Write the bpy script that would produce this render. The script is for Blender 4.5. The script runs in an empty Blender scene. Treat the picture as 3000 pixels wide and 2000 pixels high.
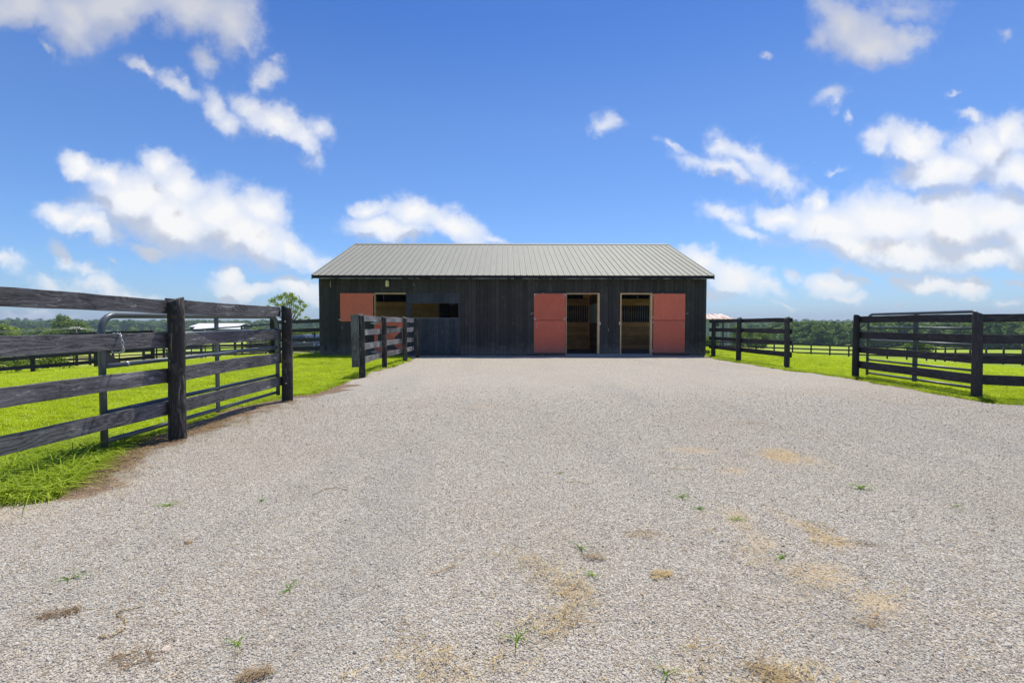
import bpy, bmesh, math, random
import numpy as np
from mathutils import Vector, Matrix, Euler, noise as mnoise

rnd = random.Random(7)
NR = np.random.default_rng(11)
scene = bpy.context.scene
COL = scene.collection
R = math.radians

# ------------------------------------------------------------------ camera
CAM_H, FPX = 1.2, 1416.7
PITCH, YAW = R(2.06), R(0.69)
cam_d = bpy.data.cameras.new("camera")
cam = bpy.data.objects.new("camera", cam_d)
COL.objects.link(cam)
cam.location = (0, 0, CAM_H)
cam.rotation_euler = (R(90) - PITCH, 0, -YAW)
cam_d.sensor_width = 36
cam_d.lens = 17.0
cam_d.clip_start = 0.05
cam_d.clip_end = 6000
scene.camera = cam

# ------------------------------------------------------------------ light / exposure
SKY_STRENGTH = 0.10
SUN_STRENGTH = 3.4
EXPOSURE = 0.58
scene.view_settings.view_transform = 'Standard'
scene.view_settings.look = 'None'
scene.view_settings.exposure = EXPOSURE
scene.view_settings.gamma = 1.0
scene.view_settings.use_curve_mapping = False
SUNV = Vector((0.175, 0.35, 1.0)).normalized()
sun_d = bpy.data.lights.new("sun", 'SUN')
sun_d.energy = SUN_STRENGTH
sun_d.angle = R(0.5)
sun_d.color = (1.0, 0.95, 0.82)
sun = bpy.data.objects.new("sun", sun_d)
COL.objects.link(sun)
sun.rotation_euler = SUNV.to_track_quat('Z', 'Y').to_euler()
sun.location = (5, 20, 40)
scene.cycles.use_denoising = True
scene.cycles.max_bounces = 7
scene.cycles.diffuse_bounces = 4
scene.cycles.transparent_max_bounces = 8
scene.cycles.volume_bounces = 0
scene.cycles.caustics_reflective = False
scene.cycles.caustics_refractive = False

# ------------------------------------------------------------------ pixel helpers (3000x2000 photograph)
_cm = (Matrix.Rotation(-YAW, 3, 'Z') @ Matrix.Rotation(R(90) - PITCH, 3, 'X'))
def ray(sx, sy):
    return _cm @ Vector(((sx - 1500) / FPX, (1000 - sy) / FPX, -1))
def P(sx, sy, y):
    """world point seen at photo pixel at world depth y"""
    r = ray(sx, sy); t = y / r.y
    return Vector((r.x * t, y, CAM_H + r.z * t))
def G(sx, sy, z=0.0):
    r = ray(sx, sy); t = (z - CAM_H) / r.z
    return Vector((r.x * t, r.y * t, z))

# ------------------------------------------------------------------ node helper
class NT:
    def __init__(s, tree): s.t = tree; s.n = tree.nodes; s.l = tree.links
    def add(s, typ, **kw):
        n = s.n.new(typ)
        for k, v in kw.items():
            if k == 'inp':
                for kk, vv in v.items():
                    if isinstance(vv, bpy.types.NodeSocket): s.l.new(vv, n.inputs[kk])
                    else: n.inputs[kk].default_value = vv
            else: setattr(n, k, v)
        return n
    def math(s, op, a, b=0.0, c=None, clamp=False):
        n = s.n.new('ShaderNodeMath'); n.operation = op; n.use_clamp = clamp
        for i, v in enumerate((a, b) if c is None else (a, b, c)):
            if isinstance(v, bpy.types.NodeSocket): s.l.new(v, n.inputs[i])
            else: n.inputs[i].default_value = v
        return n.outputs[0]
    def vmath(s, op, a, b=(0, 0, 0), sc=None):
        n = s.n.new('ShaderNodeVectorMath'); n.operation = op
        for i, v in enumerate((a, b)):
            if isinstance(v, bpy.types.NodeSocket): s.l.new(v, n.inputs[i])
            else: n.inputs[i].default_value = v
        if sc is not None:
            if isinstance(sc, bpy.types.NodeSocket): s.l.new(sc, n.inputs['Scale'])
            else: n.inputs['Scale'].default_value = sc
        return n.outputs['Value'] if op in ('LENGTH', 'DOT_PRODUCT') else n.outputs[0]
    def noise(s, vec, scale, detail=4, rough=0.55, dist=0.0, dim='3D', out='Fac'):
        n = s.n.new('ShaderNodeTexNoise'); n.noise_dimensions = dim
        s.l.new(vec, n.inputs['Vector'])
        n.inputs['Scale'].default_value = scale; n.inputs['Detail'].default_value = detail
        n.inputs['Roughness'].default_value = rough; n.inputs['Distortion'].default_value = dist
        return n.outputs[out]
    def ramp(s, fac, stops, interp='LINEAR'):
        n = s.n.new('ShaderNodeValToRGB'); s.l.new(fac, n.inputs[0]); cr = n.color_ramp
        cr.interpolation = interp
        while len(cr.elements) < len(stops): cr.elements.new(0.5)
        for e, (p, c) in zip(cr.elements, stops):
            e.position = p; e.color = (*c, 1) if len(c) == 3 else c
        return n.outputs[0]
    def maprange(s, v, a, b, c=0.0, d=1.0, smooth=True):
        n = s.n.new('ShaderNodeMapRange'); n.interpolation_type = 'SMOOTHSTEP' if smooth else 'LINEAR'
        s.l.new(v, n.inputs[0])
        for i, x in zip((1, 2, 3, 4), (a, b, c, d)): n.inputs[i].default_value = x
        return n.outputs[0]
    def mix(s, f, a, b, blend='MIX'):
        n = s.n.new('ShaderNodeMix'); n.data_type = 'RGBA'; n.blend_type = blend
        for i, v in ((0, f), (6, a), (7, b)):
            if isinstance(v, bpy.types.NodeSocket): s.l.new(v, n.inputs[i])
            else: n.inputs[i].default_value = v if i == 0 else ((*v, 1) if len(v) == 3 else v)
        return n.outputs[2]

# ------------------------------------------------------------------ world: Nishita sky + cumulus
world = bpy.data.worlds.new("World"); scene.world = world; world.use_nodes = True
W = NT(world.node_tree); W.n.clear()
tc = W.add('ShaderNodeTexCoord')
dirv = tc.outputs['Generated']
sky = W.add('ShaderNodeTexSky', sky_type='NISHITA', sun_disc=False)
sky.sun_elevation = math.asin(SUNV.z); sky.sun_rotation = math.atan2(SUNV.x, SUNV.y)
sky.altitude = 200; sky.air_density = 1.0; sky.dust_density = 0.6; sky.ozone_density = 3.0

def blob_uv(sx, sy):
    r = ray(sx, sy); return (r.x / r.y, r.z / r.y)
# (x, y, rx, ry, rotation deg clockwise, strength) in photograph pixels
CL = [
 # big left cumulus
 (235,495,62,38,25,1.0),(310,530,80,42,20,1.0),(462,482,52,50,30,1.0),(520,545,85,75,35,1.0),(400,590,130,85,0,1.1),(520,640,150,90,10,1.1),
 (190,640,85,42,10,1.0),(270,680,90,40,15,1.0),(650,620,120,75,30,1.05),(760,620,70,65,30,1.0),(720,690,160,62,18,1.05),(850,715,80,48,30,1.0),(915,755,55,28,25,.9),
 (430,728,58,24,5,.9),
 # behind the roof
 (1095,615,55,34,0,.95),(1215,622,80,50,10,1.05),(1320,665,110,48,20,1.0),(1140,680,120,40,0,.95),(1440,700,80,22,10,.7),
 # top-left grey mass
 (60,10,150,60,5,.95),(215,60,110,80,60,1.0),(330,20,160,80,-15,1.05),(560,20,170,70,5,1.0),(680,60,90,80,50,.95),(720,110,50,40,50,.8),(65,60,45,25,50,.7),(130,140,22,50,-25,.6),
 # diagonal wisps
 (430,195,55,22,15,.8),(520,235,80,28,28,.85),(600,165,48,42,50,.75),(640,300,75,36,55,.85),(690,345,60,36,15,.85),(755,300,70,40,35,.9),(820,360,95,45,32,.95),(880,420,75,34,40,.9),(940,400,45,40,20,.85),(775,210,46,38,60,.8),(790,165,50,30,20,.5),
 # top right
 (2490,70,95,95,70,.95),(2560,130,120,65,10,1.0),(2660,120,85,50,-10,.9),(2440,30,80,60,0,.75),(2400,120,60,60,40,.7),(2650,20,170,60,0,.6),(2950,80,40,35,0,.55),
 # right mid wispy
 (2110,425,52,50,50,.85),(2180,455,110,42,18,.85),(2270,505,110,40,22,.85),(2120,500,120,36,8,.8),(2040,480,110,30,10,.55),(1965,430,80,24,25,.55),(1785,362,48,38,50,.7),(2425,295,70,30,-35,.65),(2470,345,30,40,0,.5),(2240,155,40,22,0,.5),(2790,270,40,14,-30,.5),
 # right upper
 (2580,400,80,34,-20,.85),(2690,430,120,45,20,.95),(2770,500,130,60,0,1.0),(2890,430,110,70,-10,1.0),(2980,400,70,60,0,1.0),(2840,350,60,24,20,.85),(2980,500,120,55,0,1.0),(2450,490,60,18,5,.45),
 # big flat right cumulus
 (2130,630,95,34,5,.85),(2190,680,100,36,20,.8),(2290,620,75,42,0,1.0),(2400,590,40,42,0,.95),(2440,660,150,70,5,1.1),(2600,640,160,80,5,1.15),(2780,650,170,80,0,1.15),(2940,640,150,75,-5,1.1),(2650,730,200,50,6,1.05),(2880,750,180,45,4,1.05),(2500,710,160,50,8,1.0),(3060,700,140,90,0,1.1),
 # low right
 (2060,775,75,40,15,1.0),(2160,820,110,40,15,1.0),(2250,850,55,22,15,.9),(2080,850,80,22,10,.7),
 (2330,815,45,18,30,.75),(2445,835,75,38,-5,1.0),(2480,875,75,20,0,.85),(2530,820,40,18,0,.7),
 (2650,810,42,20,10,.85),(2740,835,110,36,5,1.0),(2830,840,75,32,5,1.0),(2980,840,60,20,10,.7),(2960,895,60,18,0,.7),(2300,905,70,14,8,.6),(2620,905,60,10,0,.4),
 # low left
 (15,765,52,30,10,.85),(190,765,60,34,40,.75),(240,800,60,30,20,.7),(140,825,60,34,20,.75),(300,850,130,30,10,.9),(400,865,80,20,12,.8),(345,790,40,20,30,.5),
 (680,810,50,34,10,1.0),(720,845,95,30,8,.95),(880,840,95,34,-5,.95),(930,870,90,22,0,.8),(60,925,150,22,0,.85),(200,930,70,16,0,.8),(350,920,40,20,0,.5),
]
def cloud_group(name, blobs, fine=True):
    g = bpy.data.node_groups.new(name, 'ShaderNodeTree')
    g.interface.new_socket('UV', in_out='INPUT', socket_type='NodeSocketVector')
    g.interface.new_socket('D', in_out='OUTPUT', socket_type='NodeSocketFloat')
    g.interface.new_socket('Raw', in_out='OUTPUT', socket_type='NodeSocketFloat')
    T = NT(g)
    gi = T.add('NodeGroupInput'); go = T.add('NodeGroupOutput')
    uv = gi.outputs[0]
    n1 = T.noise(uv, 8, 5, 0.62, out='Color')
    w1 = T.vmath('SCALE', T.vmath('SUBTRACT', n1, (.5, .5, .5)), sc=0.12)
    p = T.vmath('ADD', T.vmath('MULTIPLY', T.vmath('ADD', uv, w1), (1, 1, 0)), (0, 0, 1))
    acc = None
    for (x, y, rx, ry, rot, s) in blobs:
        u, v = blob_uv(x, y); th = -R(rot); k_ = 1.12 if s >= .95 else 1.42; ax_, ay_ = rx * k_ / FPX, ry * k_ / FPX
        if acc is not None:   # serial dependency keeps the shader stack small
            ma = T.n.new('ShaderNodeVectorMath'); ma.operation = 'MULTIPLY_ADD'
            T.l.new(acc, ma.inputs[0]); ma.inputs[1].default_value = (1e-8, 1e-8, 0); T.l.new(p, ma.inputs[2]); p = ma.outputs[0]
        if s >= .95: s += .22
        c_, s_ = math.cos(th), math.sin(th)
        d1 = T.vmath('DOT_PRODUCT', p, (c_ / ax_, s_ / ax_, -(u * c_ + v * s_) / ax_))
        d2 = T.vmath('DOT_PRODUCT', p, (-s_ / ay_, c_ / ay_, -(-u * s_ + v * c_) / ay_))
        d = T.math('SUBTRACT', s, T.math('SQRT', T.math('MULTIPLY_ADD', d2, d2, T.math('MULTIPLY', d1, d1))))
        if acc is None: acc = d
        else:
            n = T.n.new('ShaderNodeMath'); n.operation = 'SMOOTH_MAX'
            T.l.new(acc, n.inputs[0]); T.l.new(d, n.inputs[1]); n.inputs[2].default_value = 0.30 if fine else 0.7
            acc = n.outputs[0]
    T.l.new(acc, go.inputs['Raw'])
    if fine:
        f = T.noise(uv, 15, 9, 0.64)
        acc = T.math('ADD', acc, T.math('MULTIPLY', T.math('SUBTRACT', f, 0.5), 1.25))
    T.l.new(acc, go.inputs['D'])
    return g
sep = W.add('ShaderNodeSeparateXYZ', inp={0: dirv})
ysafe = W.math('MAXIMUM', sep.outputs[1], 0.04)
U = W.math('DIVIDE', sep.outputs[0], ysafe); Vv = W.math('DIVIDE', sep.outputs[2], ysafe)
uv = W.add('ShaderNodeCombineXYZ', inp={0: U, 1: Vv, 2: 0.0}).outputs[0]
up = W.maprange(sep.outputs[2], -0.01, 0.02)
skc = W.mix(1.0, sky.outputs[0], W.ramp(W.math('MAXIMUM', sep.outputs[2], 0.0), [(0.0, (.58, .79, 1.05)), (.10, (.55, .79, 1.07)), (.37, (.48, .73, 1.02)), (.53, (.29, .565, .96)), (1.0, (.30, .57, 1.0))]), 'MULTIPLY')
skc = W.mix(1.0, skc, (.98, .93, .95), 'MULTIPLY')
hi = W.math('MULTIPLY', W.maprange(Vv, 0.35, 0.62), .8)
def finish(alpha, shade):
    c_ = W.mix(shade, (6.75, 6.7, 6.6), (4.45, 4.4, 4.5))
    c_ = W.mix(hi, c_, (3.7, 3.85, 4.4))
    fin = W.mix(W.math('MULTIPLY', W.math('MULTIPLY', alpha, up), 0.97), skc, c_)
    return W.add('ShaderNodeBackground', inp={'Color': fin, 'Strength': SKY_STRENGTH}).outputs[0]
def generic():
    # fair-weather clouds everywhere the photograph does not show
    den = W.math('ADD', W.math('MAXIMUM', sep.outputs[2], 0.0), 0.12)
    pl = W.add('ShaderNodeCombineXYZ', inp={0: W.math('DIVIDE', sep.outputs[0], den), 1: W.math('DIVIDE', sep.outputs[1], den), 2: 3.7})
    gn = W.noise(pl.outputs[0], 1.1, 6, 0.58)
    outside = W.math('SUBTRACT', 1.0, W.math('MULTIPLY', W.math('MULTIPLY', W.maprange(sep.outputs[1], 0.15, 0.3), W.maprange(W.math('ABSOLUTE', U), 1.7, 1.35)), W.maprange(Vv, 1.15, 0.92)))
    return finish(W.math('MULTIPLY', W.maprange(gn, 0.50, 0.66), outside), W.maprange(gn, .58, .8, .2, .8))
secn = 0
def section(u0, u1, v0, v1):
    """clouds seen in one window of directions; blobs that reach in from next door are included"""
    global secn; secn += 1; B = []
    for c in CL:
        u, v = blob_uv(c[0], c[1]); r_ = 1.9 * max(c[2], c[3]) / FPX + .10; rv_ = 1.9 * max(c[3], c[2] * (abs(math.sin(R(c[4]))) + .12)) / FPX + .10
        if u + r_ > u0 and u - r_ < u1 and v + rv_ > v0 and v - rv_ < v1: B.append(c)
    gA = W.add('ShaderNodeGroup', node_tree=cloud_group('cloud_density_%d' % secn, B), inp={0: uv})
    big = [c for c in B if c[5] >= .80 and c[2] * c[3] > 1400] or B[:1]
    gB = W.add('ShaderNodeGroup', node_tree=cloud_group('cloud_mass_%d' % secn, big, False), inp={0: W.vmath('ADD', W.vmath('ADD', uv, (0.008, 0.050, 0)), W.vmath('SCALE', gA.outputs['D'], sc=1e-6))})
    gC = W.add('ShaderNodeGroup', node_tree=gB.node_tree, inp={0: W.vmath('ADD', uv, W.vmath('SCALE', gB.outputs['D'], sc=1e-6))})
    # base of a cloud = thicker cloud just above than here; the deep inside greys a little too
    df = W.math('SUBTRACT', W.math('MAXIMUM', gB.outputs['D'], -.1), W.math('MAXIMUM', gC.outputs['D'], -.1))
    sh = W.maprange(W.math('ADD', W.math('ADD', df, W.math('MULTIPLY', gB.outputs['D'], .16)), W.math('MULTIPLY', W.math('SUBTRACT', W.noise(uv, 9, 5, .6), .5), .42)), 0.06, .62)
    a_ = W.math('MULTIPLY', W.maprange(gA.outputs['D'], -0.10, 0.56), W.maprange(gA.outputs['Raw'], .1, 1.05, .34, 1.0, False))
    return finish(a_, sh)
def choose(cond, a_, b_):
    return W.add('ShaderNodeMixShader', inp={0: cond, 1: a_, 2: b_}).outputs[0]
gt = lambda x, t: W.math('GREATER_THAN', x, t)
VM, UL, UR = .27, -.30, .30
left = choose(gt(Vv, VM), section(-2, UL, -1, VM), section(-2, UL, VM, 2))
right = choose(gt(Vv, VM), section(UR, 2, -1, VM), section(UR, 2, VM, 2))
mid = section(UL, UR, -1, 2)
frontS = choose(gt(U, UR), choose(gt(U, UL), left, mid), right)
inside = W.math('MULTIPLY', W.math('MULTIPLY', W.math('LESS_THAN', W.math('ABSOLUTE', U), 1.35), W.math('LESS_THAN', Vv, .92)), gt(sep.outputs[1], .1))
inside = W.math('MULTIPLY', inside, gt(sep.outputs[2], -.02))
wo = W.add('ShaderNodeOutputWorld', inp={'Surface': choose(inside, generic(), frontS)})
world.cycles.sampling_method = 'MANUAL'; world.cycles.sample_map_resolution = 256

# ------------------------------------------------------------------ object helpers
def tag(o, label=None, cat=None, group=None, kind=None):
    if label: o['label'] = label
    if cat: o['category'] = cat
    if group: o['group'] = group
    if kind: o['kind'] = kind
    return o
def empty(name, loc=(0, 0, 0), label=None, cat=None, group=None, rz=0.0):
    o = bpy.data.objects.new(name, None); COL.objects.link(o)
    o.location = loc; o.rotation_euler = (0, 0, rz); o.empty_display_size = 0.2
    return tag(o, label, cat, group)
def link(name, me, mat=None, parent=None, loc=None, rot=None, label=None):
    o = bpy.data.objects.new(name, me); COL.objects.link(o)
    if mat is not None and len(me.materials) == 0:
        me.materials.append(mat)
    if parent is not None: o.parent = parent
    if loc is not None: o.location = loc
    if rot is not None: o.rotation_euler = rot
    if label: o['label'] = label
    return o
def mesh_np(name, v, f, smooth=False):
    """v (n,3), f (m,k) same-size polys"""
    me = bpy.data.meshes.new(name)
    v = np.asarray(v, dtype=np.float32); f = np.asarray(f, dtype=np.int32)
    m, k = f.shape
    me.vertices.add(len(v)); me.vertices.foreach_set('co', v.ravel())
    me.loops.add(m * k); me.loops.foreach_set('vertex_index', f.ravel())
    me.polygons.add(m); me.polygons.foreach_set('loop_start', np.arange(0, m * k, k, dtype=np.int32))
    try: me.polygons.foreach_set('loop_total', np.full(m, k, dtype=np.int32))
    except Exception: pass
    me.update(calc_edges=True); me.validate()
    if smooth: me.polygons.foreach_set('use_smooth', np.ones(m, dtype=bool))
    return me
class MB:
    """collects boxes / tubes / polys for ONE mesh"""
    def __init__(s): s.v = []; s.f = []; s.sm = []
    def poly(s, pts, faces, smooth=False):
        b = len(s.v); s.v += [tuple(p) for p in pts]
        for f in faces: s.f.append([i + b for i in f]); s.sm.append(smooth)
    def box(s, x0, x1, y0, y1, z0, z1):
        p = [(x0,y0,z0),(x1,y0,z0),(x1,y1,z0),(x0,y1,z0),(x0,y0,z1),(x1,y0,z1),(x1,y1,z1),(x0,y1,z1)]
        s.poly(p, [(0,3,2,1),(4,5,6,7),(0,1,5,4),(1,2,6,5),(2,3,7,6),(3,0,4,7)])
    def tube(s, pts, r, n=8, cap=True, r2=None):
        pts = [Vector(p) for p in pts]; b = len(s.v); up = Vector((0, 0, 1)); prev = None
        for i, p in enumerate(pts):
            if i == 0: t = pts[1] - p
            elif i == len(pts) - 1: t = p - pts[i - 1]
            else: t = pts[i + 1] - pts[i - 1]
            t.normalize()
            a = prev - t * prev.dot(t) if prev is not None else (up.cross(t) if abs(t.z) < .95 else Vector((1, 0, 0)).cross(t))
            a.normalize(); prev = a; c = t.cross(a)
            rr = (r[i] if isinstance(r, (list, tuple)) else r)
            for k in range(n):
                th = 2 * math.pi * k / n
                s.v.append(tuple(p + (a * math.cos(th) + c * math.sin(th)) * rr))
        for i in range(len(pts) - 1):
            for k in range(n):
                k2 = (k + 1) % n
                s.f.append([b+i*n+k, b+i*n+k2, b+(i+1)*n+k2, b+(i+1)*n+k]); s.sm.append(True)
        if cap:
            s.f.append([b + k for k in range(n)][::-1]); s.sm.append(False)
            e = b + (len(pts) - 1) * n; s.f.append([e + k for k in range(n)]); s.sm.append(False)
    def mesh(s, name):
        me = bpy.data.meshes.new(name); me.from_pydata(s.v, [], s.f); me.validate(); me.update()
        if any(s.sm) and len(me.polygons) == len(s.sm): me.polygons.foreach_set('use_smooth', s.sm)
        return me
    def build(s, name, mat, parent=None, loc=None, rot=None, label=None):
        return link(name, s.mesh(name), mat, parent, loc, rot, label)
def bevel(o, w=0.004, seg=1):
    m = o.modifiers.new('bevel', 'BEVEL'); m.width = w; m.segments = seg; m.limit_method = 'ANGLE'; return o

def new_mat(name):
    m = bpy.data.materials.new(name); m.use_nodes = True
    T = NT(m.node_tree); T.n.clear()
    out = T.add('ShaderNodeOutputMaterial')
    return m, T, out
def principled(T, out, color, rough=0.7, metal=0.0, spec=0.3, bump=None, bstr=0.3, bdist=0.01, extra=None):
    b = T.add('ShaderNodeBsdfPrincipled')
    for k, v in (('Base Color', color), ('Roughness', rough), ('Metallic', metal), ('Specular IOR Level', spec)):
        if isinstance(v, bpy.types.NodeSocket): T.l.new(v, b.inputs[k])
        else: b.inputs[k].default_value = (*v, 1) if k == 'Base Color' and len(v) == 3 else v
    if bump is not None:
        bn = T.add('ShaderNodeBump', inp={'Height': bump, 'Strength': bstr, 'Distance': bdist})
        T.l.new(bn.outputs[0], b.inputs['Normal'])
    T.l.new(b.outputs[0], out.inputs['Surface'])
    return b
def simple(name, color, rough=0.6, metal=0.0, spec=0.3, var=0.15, scale=12, bstr=0.15):
    m, T, out = new_mat(name)
    tcn = T.add('ShaderNodeTexCoord'); oi = T.add('ShaderNodeObjectInfo')
    p = T.vmath('ADD', tcn.outputs['Object'], T.vmath('SCALE', (7.1, 3.3, 5.7), sc=oi.outputs['Random']))
    n = T.noise(p, scale, 5, .6)
    c0 = tuple(max(0, c * (1 - var)) for c in color); c1 = tuple(min(1, c * (1 + var)) for c in color)
    col = T.ramp(n, [(0.3, c0), (0.7, c1)])
    principled(T, out, col, rough, metal, spec, bump=T.noise(p, scale * 8, 4, .6), bstr=bstr, bdist=0.004)
    return m
def wood(name, dark, light, amount=0.5, axis='X', rough=0.8, grain=1.0, bstr=0.7, chips=None, knots=True, lowfreq=0.4, spec=0.25, foot=None):
    """weathered board: grain runs along `axis` in object space"""
    m, T, out = new_mat(name)
    tcn = T.add('ShaderNodeTexCoord'); oi = T.add('ShaderNodeObjectInfo')
    p = T.vmath('ADD', tcn.outputs['Object'], T.vmath('SCALE', (17.1, 9.3, 23.7), sc=oi.outputs['Random']))
    st = {'X': (0.10, 1, 1), 'Z': (1, 1, 0.10), 'Y': (1, .10, 1)}[axis]
    q = T.vmath('MULTIPLY', p, st)
    warp = T.noise(T.vmath('MULTIPLY', p, {'X': (.45, 1, 1), 'Z': (1, 1, .45), 'Y': (1, .45, 1)}[axis]), 5.0, 2, .5, out='Color')
    q2 = T.vmath('ADD', q, T.vmath('SCALE', T.vmath('SUBTRACT', warp, (.5, .5, .5)), sc=0.10 if knots else 0.03))
    g1 = T.noise(q2, 62 * grain, 3, .6)
    g2 = T.noise(q, 240 * grain, 2, .6)
    ring = T.math('SINE', T.math('MULTIPLY', T.noise(q2, 5.5, 1, .4), 105.0))
    h = T.math('ADD', T.math('ADD', T.math('MULTIPLY', g1, .5), T.math('MULTIPLY', g2, .28)), T.math('MULTIPLY', ring, .055))
    lf = T.noise(p, 1.8, 4, .6)
    fac = T.math('ADD', h, T.math('MULTIPLY', T.math('SUBTRACT', lf, .5), lowfreq))
    c = T.ramp(fac, [(max(0.0, .62 - amount * .5), dark), (min(1.0, .80 - amount * .3), light)])
    c = T.mix(1.0, c, T.ramp(T.math('FRACT', T.math('MULTIPLY', oi.outputs['Random'], 7.31)), [(0, (.78, .78, .78)), (1, (1.25, 1.25, 1.25))]), 'MULTIPLY')
    if chips:
        cm = T.maprange(T.math('ADD', T.noise(q2, 26, 6, .75), T.math('MULTIPLY', lf, .25)), chips[0], chips[0] + .05)
        c = T.mix(cm, c, chips[1])
    if foot:    # splashed dirt along the foot of the wall
        gp = T.add('ShaderNodeNewGeometry').outputs['Position']; gz = T.add('ShaderNodeSeparateXYZ', inp={0: gp}).outputs[2]
        nz = T.noise(gp, 3.5, 5, .7)
        c = T.mix(T.math('MULTIPLY', T.maprange(T.math('SUBTRACT', gz, T.math('MULTIPLY', nz, 1.1)), .05, -.55), .55), c, foot)
    principled(T, out, c, rough, 0, spec, bump=T.math('ADD', h, T.math('MULTIPLY', lf, .5)), bstr=bstr, bdist=0.006)
    return m
M = {}
M['fence_near'] = wood('black_weathered_fence_paint', (.028, .027, .031), (.225, .215, .22), .80, bstr=1.0, grain=1.9, chips=(.715, (.34, .325, .32)), lowfreq=.4)
M['plank_grey'] = wood('greyed_end_plank', (.07, .075, .07), (.26, .26, .245), .8, axis='Z', bstr=.7, lowfreq=.6)
M['fence_grey'] = wood('greyed_fence_paint', (.07, .07, .075), (.30, .295, .30), .85, bstr=.7, chips=(.70, (.55, .55, .54)), lowfreq=.7)
M['fence_dark'] = wood('dark_fence_paint', (.034, .032, .036), (.105, .10, .105), .5, bstr=.5, lowfreq=.3)
M['fence_far'] = simple('far_fence_paint', (.028, .030, .034), .8, var=.4, scale=3)
M['post'] = wood('fence_post_wood', (.036, .033, .032), (.19, .165, .14), .55, axis='Z', bstr=.9, chips=(.71, (.26, .22, .17)), lowfreq=.6)
M['post_dark'] = wood('dark_post_wood', (.034, .032, .034), (.10, .09, .085), .45, axis='Z', bstr=.6, chips=(.80, (.20, .14, .10)), lowfreq=.4)
M['barn_board'] = wood('black_barn_siding', (.044, .040, .037), (.088, .082, .077), .5, axis='Z', bstr=.4, foot=(.20, .18, .155), chips=(.835, (.22, .19, .15)), lowfreq=.45, knots=False)
M['barn_panel'] = wood('blueblack_panel_siding', (.040, .044, .055), (.085, .092, .108), .6, axis='Z', bstr=.35, lowfreq=.5, knots=False)
M['fascia'] = wood('fascia_board', (.012, .012, .013), (.035, .035, .037), .4, axis='X', bstr=.5, lowfreq=.4)
M['chipped'] = wood('chipped_paint_edge', (.025, .025, .027), (.62, .62, .60), .72, axis='X', bstr=.3, lowfreq=1.3)
M['red'] = wood('red_door_paint', (.66, .150, .088), (.79, .195, .118), .6, axis='Z', rough=.62, bstr=.12, chips=(.80, (.62, .40, .36)), lowfreq=.5, knots=False, foot=(.30, .17, .15))
M['red_dark'] = wood('aged_red_paint', (.36, .066, .054), (.47, .09, .072), .6, axis='Z', rough=.6, bstr=.12, lowfreq=.4, knots=False)
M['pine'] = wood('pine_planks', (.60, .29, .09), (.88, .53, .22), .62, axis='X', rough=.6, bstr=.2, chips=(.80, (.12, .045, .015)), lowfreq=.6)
M['pine_dim'] = wood('old_pine_planks', (.20, .10, .045), (.38, .21, .10), .6, axis='X', rough=.7, bstr=.2, lowfreq=.6)  # pine in a darker brown, for the divider and rear planks
M['pine_frame'] = wood('pine_door_frame', (.55, .34, .17), (.78, .56, .33), .6, axis='Z', rough=.6, bstr=.2, lowfreq=.5)
M['galv'] = simple('galvanised_steel', (.55, .57, .58), .38, .85, var=.15)
M['hinge'] = simple('pale_green_hinge_paint', (.40, .55, .50), .5, .1)
M['pipe'] = simple('blue_grey_gate_pipe', (.105, .125, .148), .40, .2, spec=.5, var=.18, scale=5, bstr=.08)
M['pipe_dark'] = simple('dark_gate_pipe', (.035, .042, .048), .4, .2, spec=.5)
M['bar'] = simple('stall_bar_steel', (.75, .75, .72), .5, .1)
M['white_panel'] = simple('pale_sheet_panel', (.62, .66, .62), .6, var=.08)
M['concrete'] = simple('concrete_sill', (.30, .30, .29), .85, var=.2, scale=6, bstr=.4)
M['dirt_floor'] = simple('stall_floor_dirt', (.16, .14, .125), .95, var=.3, scale=4, bstr=.5)
M['dark_iron'] = simple('dark_iron', (.03, .03, .032), .45, .6)
M['red_iron'] = simple('oxide_red_iron', (.16, .035, .03), .45, .3)
M['lamp_glass'] = simple('amber_lamp_glass', (.92, .84, .48), .25, 0, var=.1)
M['tyre'] = simple('tyre_rubber', (.02, .02, .02), .8)
M['chrome'] = simple('bright_trim', (.75, .76, .78), .2, .9, var=.03)

# ------------------------------------------------------------------ terrain
def smooth01(t):
    t = np.clip(t, 0, 1); return t * t * (3 - 2 * t)
def vnoise(x, y, s=1.0, seed=0.0):
    """cheap smooth pseudo noise, numpy"""
    x = np.asarray(x) / s + seed * 3.1; y = np.asarray(y) / s - seed * 1.7
    return (np.sin(x * 1.3 + 1.7 * np.sin(y * .9 + seed)) + np.sin(y * 1.7 - 1.1 * np.sin(x * 1.1)) + .6 * np.sin(x * 2.9 + y * 2.1 + seed) + .5 * np.sin(3.7 * y - 2.3 * x)) / 3.1
def height(x, y):
    x = np.asarray(x, float); y = np.asarray(y, float)
    q = np.maximum(np.abs(x - .3) - 9.0, 0); py = np.maximum(y - (25.0 - 6.2 * smooth01((-x - 6.6) / 1.6)), 0); ny = np.maximum(-y - 12, 0)
    D = np.sqrt(q * q + py * py + ny * ny)
    h = -7.0 * (1 - np.exp(-np.maximum(D - .6, 0) ** 1.03 / 100.0))
    r = np.sqrt(x * x + y * y)
    h = h + smooth01((r - 330) / 520) * (-1.5 + 3.2 * vnoise(x, y, 170, 1)) + smooth01((r - 850) / 500) * 7
    h = h + smooth01((D - 3) / 30) * .16 * vnoise(x, y, 9, 2) + smooth01((D - 30) / 60) * .5 * vnoise(x, y, 45, 3)
    return h
def H(x, y): return float(height(x, y))

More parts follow.
